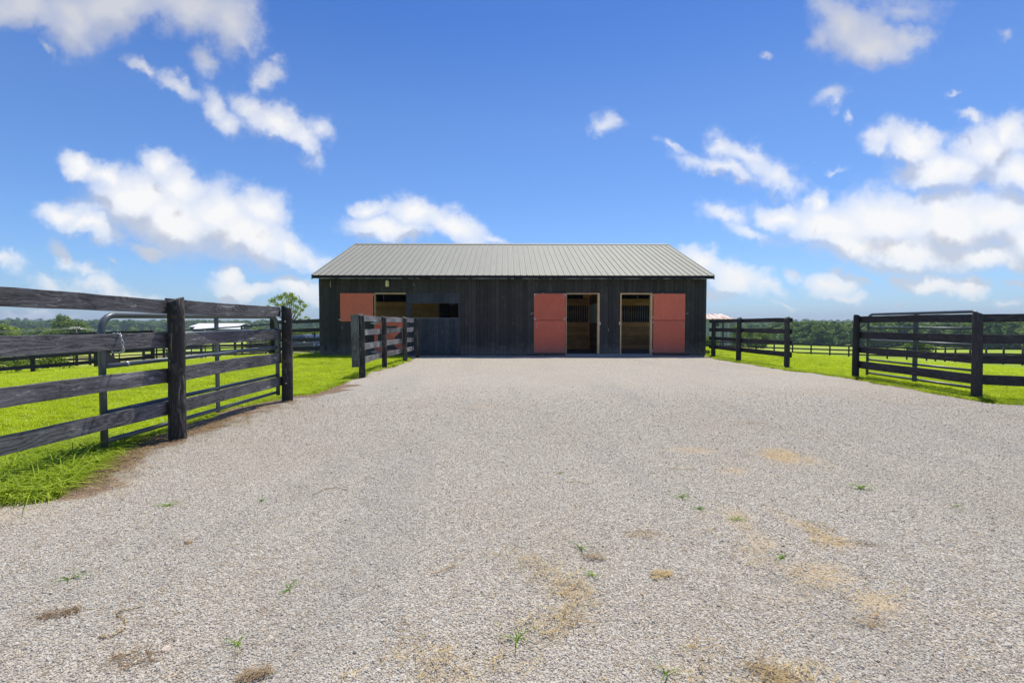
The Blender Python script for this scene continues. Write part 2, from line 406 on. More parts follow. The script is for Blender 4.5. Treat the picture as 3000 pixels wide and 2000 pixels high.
# gravel yard outline (world, from the photograph's ground pixels)
LEFT_PX = [(0,1476),(150,1460),(235,1400),(310,1340),(385,1297),(470,1272),(560,1238),(660,1203),(770,1178),(870,1160),(950,1145),(1035,1110),(1100,1086),(1160,1071),(1192,1060),(1205,1046),(1185,1040)]
RIGHT_PX = [(3000,1186),(2900,1180),(2780,1160),(2680,1142),(2580,1124),(2500,1110),(2380,1094),(2300,1084),(2200,1068),(2110,1054),(2075,1046),(2068,1041)]
Lp = [G(*p) for p in LEFT_PX]; Rp = [G(*p) for p in RIGHT_PX]
outline = [(Lp[0].x - 1.6, -3.0), (Lp[0].x - .7, 1.2), (Lp[0].x - .25, 2.5)] + [(p.x, p.y) for p in Lp] + [(-7.0, 18.45), (7.5, 18.45)] + [(p.x, p.y) for p in Rp[::-1]] + [(10.5, 5.2), (13.0, 2.5), (16, -3.0)]
OUT = np.array(outline)
def sdist(px, py):
    """signed distance to the yard outline, + inside"""
    px = np.asarray(px, float); py = np.asarray(py, float)
    d2 = np.full(px.shape, 1e9); ins = np.zeros(px.shape, bool)
    n = len(OUT)
    for i in range(n):
        ax, ay = OUT[i]; bx, by = OUT[(i + 1) % n]
        ex, ey = bx - ax, by - ay; wx, wy = px - ax, py - ay
        t = np.clip((wx * ex + wy * ey) / (ex * ex + ey * ey), 0, 1)
        d2 = np.minimum(d2, (wx - ex * t) ** 2 + (wy - ey * t) ** 2)
        c = ((ay > py) != (by > py)) & (px < (bx - ax) * (py - ay) / (by - ay + 1e-12) + ax)
        ins ^= c
    return np.where(ins, 1, -1) * np.sqrt(d2)

# lawn / pasture sheet: non-uniform grid reaching the horizon
def axis_pts(lo, hi, fine, far, step):
    a = list(np.arange(lo, hi + 1e-6, fine)); s = fine; x = hi
    while x < far: s = min(s * 1.13, step); x += s; a.append(x)
    s = fine; x = lo; b = []
    while x > -far: s = min(s * 1.13, step); x -= s; b.append(x)
    return np.array(b[::-1] + a)
gx = axis_pts(-24, 24, .5, 2400, 60); gy = axis_pts(-6, 44, .5, 2400, 60)
X, Y = np.meshgrid(gx, gy)
Z = height(X, Y)
sd = sdist(X, Y)
Z = Z - .055 * smooth01((sd - .15) / .5)          # under the gravel
inb = (X > -6.9) & (X < 7.4) & (Y > 18.4) & (Y < 27.6); Z = np.where(inb, -.1, Z)
nxg, nyg = len(gx), len(gy)
idx = np.arange(nxg * nyg).reshape(nyg, nxg)
F = np.stack([idx[:-1, :-1], idx[:-1, 1:], idx[1:, 1:], idx[1:, :-1]], -1).reshape(-1, 4)
ground_me = mesh_np('ground', np.stack([X, Y, Z], -1).reshape(-1, 3), F, True)
m, T, out = new_mat('pasture_grass')
geo = T.add('ShaderNodeNewGeometry'); pos = geo.outputs['Position']
rr_ = T.vmath('LENGTH', T.vmath('MULTIPLY', pos, (1, 1, 0)))
n1 = T.noise(pos, .35, 5, .6); n2 = T.noise(pos, 9, 4, .65); n3 = T.noise(T.vmath('MULTIPLY', pos, (.15, .6, 1)), .10, 4, .55)
ncol = T.ramp(T.math('ADD', T.math('MULTIPLY', n2, .7), T.math('MULTIPLY', n1, .3)), [(.32, (.06, .09, .008)), (.5, (.17, .22, .010)), (.68, (.30, .36, .02))])
fcol = T.ramp(n3, [(.35, (.22, .31, .02)), (.48, (.31, .42, .025)), (.58, (.44, .45, .09)), (.68, (.33, .42, .04))])
fcol = T.mix(T.maprange(T.noise(pos, 1.2, 5, .7), .35, .75, 0, .4), fcol, (.12, .17, .03))
farg = T.ramp(T.noise(T.vmath('MULTIPLY', pos, (1, 1, 1)), .012, 3, .5), [(.4, (.24, .36, .03)), (.6, (.36, .44, .06))])
fcol = T.mix(T.maprange(rr_, 120, 260), fcol, farg)
sx_n = T.add('ShaderNodeSeparateXYZ', inp={0: pos})
hay = T.math('MULTIPLY', T.math('MULTIPLY', T.maprange(sx_n.outputs[0], -9, -16), T.maprange(rr_, 27, 33)), T.maprange(rr_, 150, 90))
fcol = T.mix(T.math('MULTIPLY', hay, .8), fcol, T.ramp(n3, [(.35, (.33, .33, .08)), (.6, (.46, .42, .14))]))
c = T.mix(T.maprange(rr_, 21, 30), ncol, fcol)
principled(T, out, c, .9, 0, .1, bump=T.noise(pos, 30, 5, .7), bstr=.9, bdist=.05)
ground = link('ground', ground_me, m); tag(ground, kind='structure')

# gravel sheet
gs = .07
ax = np.arange(-6.2, 15.0, gs); ay = np.arange(-2.5, 18.42, gs)
X, Y = np.meshgrid(ax, ay); sd = sdist(X, Y)
edge = sd + .10 * vnoise(X, Y, .35, 4) + .05 * vnoise(X, Y, .12, 5)
Z = .010 + .008 * vnoise(X, Y, .8, 6) + .004 * vnoise(X, Y, .22, 7) - .09 * smooth01((.08 - edge) / .30)
vis = sd > -.28
stain = np.zeros_like(X)
for (sx, sy, rx, ry, rot, s) in [(2290,1335,75,26,10,1.0),(2360,1348,90,14,8,.8),(2040,1322,110,14,6,.65),(2150,1380,60,14,8,.8),(2250,1395,100,10,5,.5),
        (2160,1525,65,45,10,.75),(2230,1590,70,40,35,.6),(2340,1540,40,60,-20,.8),(2430,1590,90,34,25,.85),(2400,1690,150,50,30,.75),(2560,1770,130,45,22,.9),(2200,1640,110,30,5,.5),(2300,1750,150,40,0,.4),
        (1600,1665,90,16,20,.45),(1680,1740,70,40,60,.75),(1640,1840,35,70,20,.7),(1870,1570,90,14,0,.5),(2700,1630,90,14,20,.5),(2860,1800,110,30,10,.45),
        (1320,1940,220,50,10,.35),(2040,1970,170,40,0,.4),(2260,1990,120,30,10,.7),(0,1530,260,60,-5,.45),(300,1430,200,50,-25,.5),(1420,1190,60,8,0,.5),(150,1820,60,30,0,.5),(2210,1238,90,10,0,.3),(2250,1090,120,5,0,.5),(1400,1075,200,6,0,.35)]:
    c0 = G(sx, sy); ex = (G(sx + rx, sy) - c0).length; ey = abs((G(sx, sy + min(ry, 1995 - sy if sy + ry > 1995 else ry) ) - G(sx, sy - ry)).y) / 2 + .02
    dx, dy = X - c0.x, Y - c0.y; a = R(rot) * .6
    u = (dx * math.cos(a) - dy * math.sin(a)) / ex; v = (dx * math.sin(a) + dy * math.cos(a)) / ey
    rr2 = np.sqrt(u * u + v * v) + .25 * vnoise(X, Y, .2, 8) + .12 * vnoise(X, Y, .07, 9)
    stain = np.maximum(stain, s * smooth01((1.3 - rr2) / 1.15))
lsd = X - np.interp(Y, [p.y for p in Lp[:14]], [p.x for p in Lp[:14]])
soil = smooth01((.62 - (lsd + .28 * vnoise(X, Y, .5, 10) + .15 * vnoise(X, Y, .17, 11))) / .42) * (Y < 9.5) * (Y > 3.3)
soil = np.maximum(soil, smooth01((.22 - (edge + .14 * vnoise(X, Y, .4, 12))) / .22) * .75 * (Y < 17.5))
ny_, nx_ = X.shape; idx = np.arange(nx_ * ny_).reshape(ny_, nx_)
keep = vis[:-1, :-1] | vis[1:, 1:] | vis[1:, :-1] | vis[:-1, 1:]
F = np.stack([idx[:-1, :-1], idx[:-1, 1:], idx[1:, 1:], idx[1:, :-1]], -1)[keep]
used = np.unique(F); remap = np.full(nx_ * ny_, -1); remap[used] = np.arange(len(used))
gv = np.stack([X, Y, Z], -1).reshape(-1, 3)[used]
gravel_me = mesh_np('gravel_yard', gv, remap[F], True)
for nm, arr in (('stain', stain), ('soil', soil)):
    at = gravel_me.attributes.new(nm, 'FLOAT', 'POINT'); at.data.foreach_set('value', arr.ravel()[used].astype(np.float32))
m, T, out = new_mat('crushed_limestone')
geo = T.add('ShaderNodeNewGeometry'); pos = geo.outputs['Position']
vo = T.add('ShaderNodeTexVoronoi', feature='F1', inp={'Vector': pos, 'Scale': 105.0, 'Randomness': 1.0})
vo2 = T.add('ShaderNodeTexVoronoi', feature='F1', inp={'Vector': pos, 'Scale': 210.0, 'Randomness': 1.0})
rv = T.add('ShaderNodeSeparateColor', inp={0: vo.outputs['Color']}).outputs[0]
rg = T.add('ShaderNodeSeparateColor', inp={0: vo.outputs['Color']}).outputs[1]
base = T.ramp(rv, [(0, (.27, .235, .19)), (.18, (.42, .375, .315)), (.6, (.575, .525, .45)), (1, (.68, .63, .545))])
base = T.mix(T.maprange(rg, .78, .95, 0, .65), base, (.46, .36, .25))
gap = T.maprange(vo.outputs['Distance'], .45, .85, 0, .75)
base = T.mix(gap, base, (.17, .145, .115))
big = T.noise(pos, .55, 5, .6)
base = T.mix(T.maprange(big, .42, .72, 0, .45), base, (.44, .375, .29))
big2 = T.noise(pos, 2.6, 5, .65)
base = T.mix(T.maprange(big2, .55, .75, 0, .25), base, (.32, .29, .25))
trk = T.noise(T.vmath('MULTIPLY', pos, (1.0, .16, 1)), 1.1, 3, .5)
base = T.mix(T.maprange(trk, .5, .68, 0, .38), base, (.36, .335, .30))
st = T.add('ShaderNodeAttribute', attribute_name='stain').outputs['Fac']
so = T.add('ShaderNodeAttribute', attribute_name='soil').outputs['Fac']
fn = T.noise(pos, 34, 5, .7)
stf = T.math('MULTIPLY', T.maprange(T.math('ADD', st, T.math('MULTIPLY', T.math('SUBTRACT', fn, .5), .7)), .12, .95), .66)
base = T.mix(stf, base, T.mix(fn, (.46, .31, .15), (.66, .50, .29)))
sof = T.maprange(T.math('ADD', so, T.math('MULTIPLY', T.math('SUBTRACT', T.noise(pos, 18, 5, .75), .5), 1.1)), .25, .75)
soilc = T.ramp(T.noise(pos, 60, 4, .75), [(.3, (.09, .052, .03)), (.5, (.22, .135, .082)), (.7, (.42, .31, .21))])
base = T.mix(T.math('MULTIPLY', sof, .9), base, soilc)
hgt = T.math('SUBTRACT', T.math('MULTIPLY', rv, .5), vo.outputs['Distance'])
principled(T, out, base, .9, 0, .15, bump=T.math('ADD', hgt, T.math('MULTIPLY', vo2.outputs['Distance'], -.5)), bstr=.75, bdist=.010)
gravel = link('gravel_yard', gravel_me, m); tag(gravel, kind='structure')

# ------------------------------------------------------------------ scatter by geometry nodes
def scatter(name, pts, rots, scl, idxs, coll, label, cat, parent=None):
    me = bpy.data.meshes.new(name)
    pts = np.asarray(pts, np.float32)
    me.vertices.add(len(pts)); me.vertices.foreach_set('co', pts.ravel())
    a = me.attributes.new('rot', 'FLOAT_VECTOR', 'POINT'); a.data.foreach_set('vector', np.asarray(rots, np.float32).ravel())
    a = me.attributes.new('scl', 'FLOAT_VECTOR', 'POINT')
    scl = np.asarray(scl, np.float32)
    if scl.ndim == 1: scl = np.repeat(scl[:, None], 3, 1)
    a.data.foreach_set('vector', scl.ravel())
    a = me.attributes.new('vidx', 'INT', 'POINT'); a.data.foreach_set('value', np.asarray(idxs, np.int32))
    o = bpy.data.objects.new(name, me); COL.objects.link(o)
    g = bpy.data.node_groups.new(name + '_nodes', 'GeometryNodeTree')
    g.interface.new_socket('Geometry', in_out='INPUT', socket_type='NodeSocketGeometry')
    g.interface.new_socket('Geometry', in_out='OUTPUT', socket_type='NodeSocketGeometry')
    n = g.nodes; l = g.links
    gi = n.new('NodeGroupInput'); go = n.new('NodeGroupOutput')
    ci = n.new('GeometryNodeCollectionInfo'); ci.inputs['Collection'].default_value = coll
    ci.inputs['Separate Children'].default_value = True; ci.inputs['Reset Children'].default_value = True
    iop = n.new('GeometryNodeInstanceOnPoints'); iop.inputs['Pick Instance'].default_value = True
    def attr(nm, typ):
        x = n.new('GeometryNodeInputNamedAttribute'); x.data_type = typ; x.inputs['Name'].default_value = nm; return x.outputs['Attribute']
    l.new(gi.outputs[0], iop.inputs['Points']); l.new(ci.outputs[0], iop.inputs['Instance'])
    l.new(attr('vidx', 'INT'), iop.inputs['Instance Index'])
    e2r = n.new('FunctionNodeEulerToRotation'); l.new(attr('rot', 'FLOAT_VECTOR'), e2r.inputs[0])
    l.new(e2r.outputs[0], iop.inputs['Rotation']); l.new(attr('scl', 'FLOAT_VECTOR'), iop.inputs['Scale'])
    l.new(iop.outputs[0], go.inputs[0])
    mod = o.modifiers.new('scatter', 'NODES'); mod.node_group = g
    tag(o, label, cat, kind='stuff')
    if parent: o.parent = parent
    return o
def source_coll(name, meshes):
    c = bpy.data.collections.new(name)
    for i, me in enumerate(meshes):
        o = bpy.data.objects.new('%s_%02d' % (name, i), me); c.objects.link(o)
    return c

# pebbles
m, T, out = new_mat('limestone_chip')
oi = T.add('ShaderNodeObjectInfo'); tcn = T.add('ShaderNodeTexCoord')
c = T.ramp(oi.outputs['Random'], [(0, (.27, .23, .18)), (.10, (.42, .37, .305)), (.40, (.57, .52, .445)), (.78, (.67, .62, .535)), (.9, (.75, .70, .61)), (.93, (.57, .44, .29)), (1, (.62, .45, .26))])
c = T.mix(T.maprange(T.noise(tcn.outputs['Object'], 2.5, 3, .6), .4, .7, 0, .3), c, (.24, .23, .22))
pos = T.add('ShaderNodeNewGeometry').outputs['Position']
c = T.mix(T.maprange(T.noise(T.vmath('MULTIPLY', pos, (1.0, .16, 1)), 1.1, 3, .5), .5, .68, 0, .34), c, (.36, .335, .30))
c = T.mix(T.maprange(T.noise(pos, .55, 5, .6), .42, .72, 0, .42), c, (.44, .37, .28))
c = T.mix(T.maprange(T.noise(pos, 2.6, 5, .65), .52, .75, 0, .30), c, (.62, .58, .50))
principled(T, out, c, .85, 0, .2)
M['chip'] = m
def pebble(seed):
    r = random.Random(seed); bm = bmesh.new()
    bmesh.ops.create_icosphere(bm, subdivisions=1, radius=1)
    cuts = [Vector((r.uniform(-1, 1), r.uniform(-1, 1), r.uniform(-1, 1))).normalized() for _ in range(5)]
    for v in bm.verts:
        v.co = v.co * r.uniform(.8, 1.15)
        for c_ in cuts:
            d = v.co.dot(c_)
            if d > .62: v.co -= c_ * (d - .62)
        v.co.x *= 1.25; v.co.z *= .72
    me = bpy.data.meshes.new('pebble'); bm.to_mesh(me); bm.free(); me.materials.append(M['chip']); return me
pc = source_coll('pebble_source', [pebble(i) for i in range(7)])
N0 = 420000
# density falls with distance from the viewer's end of the yard
yy = 1.35 + (NR.random(N0) ** 1.25) * 9.0
xx = (NR.random(N0) * 2 - 1) * (yy * 1.12 + .35)
okm = (sdist(xx, yy) > .05) & (NR.random(N0) > smooth01((yy - 5.0) / 5.2))
xx, yy = xx[okm], yy[okm]
ii = np.clip(((xx - ax[0]) / gs).round().astype(int), 0, len(ax) - 1); jj = np.clip(((yy - ay[0]) / gs).round().astype(int), 0, len(ay) - 1)
okm = NR.random(len(xx)) > np.maximum(stain[jj, ii] * .62, np.clip(soil[jj, ii] * 1.0, 0, .85)); xx, yy = xx[okm], yy[okm]
n = len(xx)
zz = .010 + .008 * vnoise(xx, yy, .8, 6) + .004 * vnoise(xx, yy, .22, 7)
sc = (.0026 + .0029 * NR.random(n) ** 1.7) * (1 + .35 * smooth01((yy - 3) / 5))
big_ = NR.random(n) < .012; sc = np.where(big_, sc * 1.9, sc)
scatter('loose_gravel', np.stack([xx, yy, zz + sc * .25], -1), NR.random((n, 3)) * np.array([.9, .9, 6.28]), sc, NR.integers(0, 7, n), pc,
        'loose pale limestone chips covering the near half of the yard', 'gravel')

# ------------------------------------------------------------------ grass
def grass_mat(name, c0, c1, c2, trans=.45):
    m, T, out = new_mat(name)
    oi = T.add('ShaderNodeObjectInfo'); tcn = T.add('ShaderNodeTexCoord'); geo = T.add('ShaderNodeNewGeometry')
    f = T.math('ADD', T.math('MULTIPLY', oi.outputs['Random'], .5), T.math('MULTIPLY', T.noise(tcn.outputs['Object'], 40, 1, .5), .5))
    c = T.ramp(f, [(.2, c0), (.5, c1), (.8, c2)])
    c = T.mix(T.maprange(T.noise(geo.outputs['Position'], .8, 4, .6), .35, .7, 0, .45), c, tuple(a * .72 for a in c1))
    d = T.add('ShaderNodeBsdfDiffuse', inp={'Color': c}); t = T.add('ShaderNodeBsdfTranslucent', inp={'Color': T.mix(1.0, c, (1.25, 1.15, .6), 'MULTIPLY')})
    gl = T.add('ShaderNodeBsdfGlossy', inp={'Roughness': .45, 'Color': (1, 1, 1, 1)})
    mx = T.add('ShaderNodeMixShader', inp={0: trans, 1: d.outputs[0], 2: t.outputs[0]})
    mx2 = T.add('ShaderNodeMixShader', inp={0: .012, 1: mx.outputs[0], 2: gl.outputs[0]})
    T.l.new(mx2.outputs[0], out.inputs['Surface'])
    return m
M['grass'] = grass_mat('lawn_blades', (.33, .45, .012), (.54, .68, .025), (.72, .84, .09))
M['long_grass'] = grass_mat('long_grass_blades', (.18, .29, .02), (.36, .49, .03), (.60, .70, .13))
M['weed'] = grass_mat('weed_leaves', (.10, .22, .02), (.18, .33, .03), (.30, .42, .05))
M['straw'] = grass_mat('dry_straw', (.34, .24, .11), (.52, .38, .17), (.68, .55, .30), .2)
M['dead'] = grass_mat('dead_brown_grass', (.16, .10, .055), (.28, .19, .10), (.42, .31, .18), .1)
M['clover'] = simple('clover_flower', (.75, .74, .66), .8)

def blades(rng, n, rad, h0, h1, w, lean=.6, seg=3, flat=0.0):
    """n curved tapering blades inside radius rad -> verts, quads"""
    V = []; Fq = []
    for i in range(n):
        a = rng.uniform(0, 6.283); rr = rad * math.sqrt(rng.random()); bx, by = rr * math.cos(a), rr * math.sin(a)
        h = rng.uniform(h0, h1); az = rng.uniform(0, 6.283); ln = rng.uniform(.15, lean) * h + flat * h
        dx, dy = math.cos(az), math.sin(az); ww = w * rng.uniform(.6, 1.3); tw = rng.uniform(-.8, .8)
        px, py = -math.sin(az + tw), math.cos(az + tw); b = len(V)
        for k in range(seg + 1):
            t = k / seg; r_ = ln * t * t + flat * h * t * .5; zz_ = h * (t - (.38 * lean + .45 * flat) * t * t)
            q = ww * (1 - t) ** .7 * .5 + .0004
            cx, cy = bx + dx * r_, by + dy * r_
            V.append((cx - px * q, cy - py * q, max(zz_, .002) - .004)); V.append((cx + px * q, cy + py * q, max(zz_, .002) - .004))
        for k in range(seg): Fq.append((b + 2 * k, b + 2 * k + 1, b + 2 * k + 3, b + 2 * k + 2))
    return V, Fq
def blade_mesh(name, seed, mat, *a, **k):
    V, Fq = blades(random.Random(seed), *a, **k); me = mesh_np(name, V, Fq); me.materials.append(mat); return me
lawn_src = source_coll('lawn_source', [blade_mesh('lawn_tuft', 100 + i, M['grass'], 46, .13, .03, .075, .0075, lean=1.1, seg=2) for i in range(6)])
def lawn_points(x0, x1, y0, y1, n, dmin=-.02):
    xx = x0 + (x1 - x0) * NR.random(n); yy = y0 + (y1 - y0) * NR.random(n)
    s = sdist(xx, yy); k = (s < dmin + .06 * vnoise(xx, yy, .3, 14)) & ~((xx > -7.1) & (xx < 7.6) & (yy > 18.2))
    return xx[k], yy[k]
def put(xx, yy, smin, smax):
    n = len(xx); zz = height(xx, yy) - .003
    s = smin + (smax - smin) * NR.random(n)
    s = s * (1 + .3 * vnoise(xx, yy, .7, 15))
    return np.stack([xx, yy, zz], -1), np.stack([NR.normal(0, .08, n), NR.normal(0, .08, n), NR.random(n) * 6.283], -1), s
A = []
for (x0, x1, y0, y1, n, s0, s1) in [(-10, -3.0, 2.6, 9, 6500, .75, 1.15), (-20, -3.0, 9, 19, 11000, .85, 1.3), (-13, -7, 18, 25, 2500, 1, 1.5),
                                    (-30, -20, 12, 24, 3500, 1.1, 1.6), (7, 14, 6, 13, 6000, .8, 1.25), (7.3, 28, 12.5, 27, 15000, .95, 1.5)]:
    xx, yy = lawn_points(x0, x1, y0, y1, n); A.append(put(xx, yy, s0, s1))
pts = np.concatenate([a[0] for a in A]); ro = np.concatenate([a[1] for a in A]); ss = np.concatenate([a[2] for a in A])
scatter('lawn_grass', pts, ro, ss, NR.integers(0, 6, len(pts)), lawn_src, 'short bright green lawn grass around the yard', 'grass')
# longer grass by the near left fence and at fence feet
long_src = source_coll('long_grass_source', [blade_mesh('long_tuft', 200 + i, M['long_grass'], 20, .08, .08, .25, .0115, lean=1.9, seg=5) for i in range(6)])
xs, ys, sz = [], [], []
def addl(x, y, s): xs.append(x); ys.append(y); sz.append(s)
bx_ = [p.x for p in Lp]; by_ = [p.y for p in Lp]
for i in range(1500):
    y = rnd.uniform(2.3, 5.0); xe = np.interp(y, by_[:8], bx_[:8]) if y > by_[0] else bx_[0] - .1
    addl(xe - .03 - abs(rnd.gauss(0, .33)), y, rnd.uniform(.6, 1.15))
for i in range(520):
    y = rnd.uniform(5.0, 16.5); xe = np.interp(y, by_[:15], bx_[:15]); addl(xe - .02 - abs(rnd.gauss(0, .10)), y, rnd.uniform(.35, .7))
rbx = [p.x for p in Rp[::-1]]; rby = [p.y for p in Rp[::-1]]
order = np.argsort(rby); rby = np.array(rby)[order]; rbx = np.array(rbx)[order]
for i in range(900):
    y = rnd.uniform(7, 17.5); xe = np.interp(y, rby, rbx); addl(xe + .02 + abs(rnd.gauss(0, .16)), y, rnd.uniform(.35, .75))
for i in range(160): addl(rnd.uniform(-7.4, -4.6), 18.1 - abs(rnd.gauss(0, .12)), rnd.uniform(.4, .9))
for i in range(60): addl(rnd.uniform(7.5, 8.4), 18.2 + rnd.uniform(-.3, .3), rnd.uniform(.5, 1.1))
xs, ys, sz = np.array(xs), np.array(ys), np.array(sz); n = len(xs)
scatter('long_grass', np.stack([xs, ys, height(xs, ys) - .01], -1), np.stack([NR.normal(0, .15, n), NR.normal(0, .15, n), NR.random(n) * 6.283], -1), sz, NR.integers(0, 6, n), long_src,
        'longer ragged grass along the gravel edge and fence feet', 'grass')
# clover flowers
V, Fq = [], []
bm = bmesh.new(); bmesh.ops.create_icosphere(bm, subdivisions=1, radius=.011); me = bpy.data.meshes.new('clover_head'); bm.to_mesh(me); bm.free(); me.materials.append(M['clover'])
cc = source_coll('clover_source', [me])
xx1, yy1 = lawn_points(-16, -3.6, 3.5, 17, 800); xx2, yy2 = lawn_points(7.5, 20, 7, 20, 260)
xx = np.concatenate([xx1, xx2]); yy = np.concatenate([yy1, yy2]); n = len(xx)
scatter('clover_flowers', np.stack([xx, yy, height(xx, yy) + .045], -1), np.zeros((n, 3)), .35 + .4 * NR.random(n), np.zeros(n, int), cc, 'tiny white clover heads dotted in the lawn', 'flowers')
# scattered straw on the gravel
def straw_mesh(name, seed, n, rad, l0, l1, w, mat, up=.02):
    r = random.Random(seed); V = []; Fq = []
    for i in range(n):
        a = r.uniform(0, 6.283); q = rad * math.sqrt(r.random()); az = r.uniform(0, 6.283); L = r.uniform(l0, l1); c1, s1 = math.cos(az), math.sin(az)
        x, y, z = q * math.cos(a), q * math.sin(a), r.uniform(.004, up); b = len(V); bend = r.uniform(-.35, .35) * L; zt = z + r.uniform(-.3, .5) * up
        for k in range(4):
            t = k / 3 - .5; ox = t * L; oy = bend * (t * t - .25)
            cx, cy = x + ox * c1 - oy * s1, y + ox * s1 + oy * c1; ww = w * (1 - abs(t)) * .6
            zz_ = max(.003, z + (zt - z) * (t + .5))
            V.append((cx + s1 * ww, cy - c1 * ww, zz_)); V.append((cx - s1 * ww, cy + c1 * ww, zz_ + ww * .8))
        for k in range(3): Fq.append((b + 2*k, b + 2*k + 1, b + 2*k + 3, b + 2*k + 2))
    me = mesh_np(name, V, Fq); me.materials.append(mat); return me
ssrc = source_coll('straw_source', [straw_mesh('straw_bits', 300 + i, 9, .07, .02, .07, .0022, M['straw'], .012) for i in range(4)] + [straw_mesh('brown_bits', 320 + i, 8, .05, .012, .05, .0035, M['dead'], .012) for i in range(3)])
pp = []
def arc(px, n, jit, kinds=(0, 4)):
    for i in range(n):
        t = rnd.random() * (len(px) - 1); k = int(t); f = t - k
        p = G(px[k][0] + (px[k+1][0] - px[k][0]) * f, px[k][1] + (px[k+1][1] - px[k][1]) * f)
        pp.append((p.x + rnd.gauss(0, jit), p.y + rnd.gauss(0, jit), rnd.randrange(*kinds), rnd.uniform(.6, 1.2)))
arc([(1470,1640),(1560,1650),(1640,1700),(1690,1750),(1680,1800),(1600,1860)], 60, .05)
arc([(1250,1960),(1330,1940),(1420,1990)], 26, .12); arc([(2000,1975),(2100,1960)], 10, .08); arc([(2240,1990),(2330,1975)], 22, .06)
arc([(2240,1335),(2330,1345)], 22, .12); arc([(2160,1530),(2280,1650),(2550,1790)], 26, .15); arc([(2330,1540),(2460,1600)], 16, .08)
for (a_, b_) in [((300,1350),(560,1270)), ((560,1270),(860,1175)), ((240,1420),(300,1360))]: arc([a_, b_], 480, .15, (4, 7)); arc([a_, b_], 40, .2)
arc([(860,1180),(1040,1125)], 60, .12, (4, 7)); arc([(2440,1100),(2860,1165)], 70, .12, (4, 7)); arc([(1042,1112),(1180,1068)], 40, .1, (4, 7))
for i in range(1100):
    p = G(rnd.uniform(50, 2950), 1060 + 930 * rnd.random() ** 1.3)
    pp.append((p.x, p.y, rnd.choice([0, 1, 4, 5, 6, 6]), rnd.uniform(.2, .6)))
pp = [q for q in pp if sdist(q[0], q[1]) > -.05]
pa = np.array(pp); n = len(pa)
scatter('scattered_straw', np.stack([pa[:, 0], pa[:, 1], np.full(n, .016)], -1), np.stack([np.zeros(n), np.zeros(n), NR.random(n) * 6.283], -1), pa[:, 3], pa[:, 2].astype(int), ssrc,
        'dry straw wisps and brown thatch scattered over the gravel', 'straw')

# clumps and weeds one can point to
def clump(name, label, cat, px, mesh, s=1.0, group=None, z=.012):
    p = G(*px); o = link(name, mesh, None, None, (p.x, p.y, z), (0, 0, rnd.uniform(0, 6.28))); dr = name.startswith('dry'); s = s * (.68 if dr else .62); o.scale = (s * (1.5 if dr else 1), s * (.85 if dr else 1), s * (.5 if dr else 1)); o.rotation_euler.z = rnd.uniform(-.5, .5) if dr else o.rotation_euler.z; tag(o, label, cat, group); return o
dry = lambda seed, n, rad, mat='dead', up=.035, l1=.12: straw_mesh('dry_clump', seed, int(n * .62), rad * 1.1, .04, l1, .0028, M[mat], up)
clump('dry_grass_clump', 'tangled brown dead grass clump on gravel left of the S-shaped runner', 'dead grass', (175,1808), dry(1, 110, .06), 1.0)
clump('dry_grass_clump', 'widest wispy dead root tangle on gravel near the bottom left corner', 'dead grass', (390,1940), dry(2, 80, .075, 'dead', .03, .16), 1.0)
clump('dry_grass_clump', 'dense rusty brown clump cut by the bottom edge of the gravel view', 'dead grass', (745,1988), dry(3, 160, .045, 'dead', .045, .07), 1.0)
clump('dry_grass_clump', 'small pale yellow straw tuft alone on gravel right of centre', 'dead grass', (1935,1690), dry(4, 120, .05, 'straw', .03, .08), 1.0)
clump('dry_grass_clump', 'dark brown dead clump beside small green sprigs on middle gravel', 'dead grass', (1738,1637), dry(5, 80, .055, 'dead', .03, .08), 1.0)
clump('dry_grass_clump', 'flat brown smear of thatch on gravel below the yellow runner', 'dead grass', (1880,1568), dry(6, 90, .10, 'dead', .015, .09), 1.0)
clump('dry_grass_clump', 'thick straw and black thatch clump at bottom right edge', 'dead grass', (2270,1985), dry(7, 130, .085, 'dead', .035, .12), 1.0)
clump('dry_grass_clump', 'low grey-brown clump on gravel toward the right fence gate', 'dead grass', (2205,1240), dry(8, 60, .12, 'dead', .03, .10), 1.0)
clump('dry_grass_clump', 'thin tan tuft on gravel at the right beside the orange stain', 'dead grass', (2535,1603), dry(9, 60, .05, 'dead', .03, .08), 1.0)
clump('dry_grass_clump', 'faint brown wisp on gravel near the right edge of the yard', 'dead grass', (2560,1830), dry(10, 50, .07, 'dead', .02, .09), 1.0)
def runner(label, px, mat):
    mb = MB(); pts = [G(*p) for p in px]; b = pts[0]
    for i in range(len(pts) - 1):
        for k in range(5):
            q = pts[i].lerp(pts[i + 1], k / 5); d = Vector((rnd.uniform(-1, 1), rnd.uniform(-1, 1), rnd.uniform(.1, .5))).normalized() * rnd.uniform(.015, .05)
            q = Vector((q.x - b.x, q.y - b.y, .012)); d.z *= .4; s = d.cross(Vector((0, 0, 1))).normalized() * .0017
            mb.poly([q - s, q + s, q + d + Vector((0, 0, .004))], [(0, 1, 2)])
    mb.tube([Vector((p.x - b.x, p.y - b.y, .005 + .003 * (i % 2))) for i, p in enumerate(pts)], .0017, 5)
    o = mb.build('grass_runner', M[mat], None, (b.x, b.y, .01)); return tag(o, label, 'grass runner')
runner('S-shaped yellow-green grass runner curling over gravel at lower left', [(420,1785),(350,1803),(340,1812),(365,1825),(368,1850),(345,1868),(320,1876),(285,1882)], 'straw')
runner('straight yellow grass runner lying on gravel in mid yard', [(1660,1418),(1690,1416),(1715,1423),(1740,1420)], 'straw')
runner('short golden runner with bright tip on gravel left of centre', [(1262,1690),(1300,1682),(1320,1668),(1335,1664)], 'straw')
runner('long dry runner on gravel below the corner gate post', [(915,1455),(950,1440),(985,1432),(1020,1443)], 'dead')
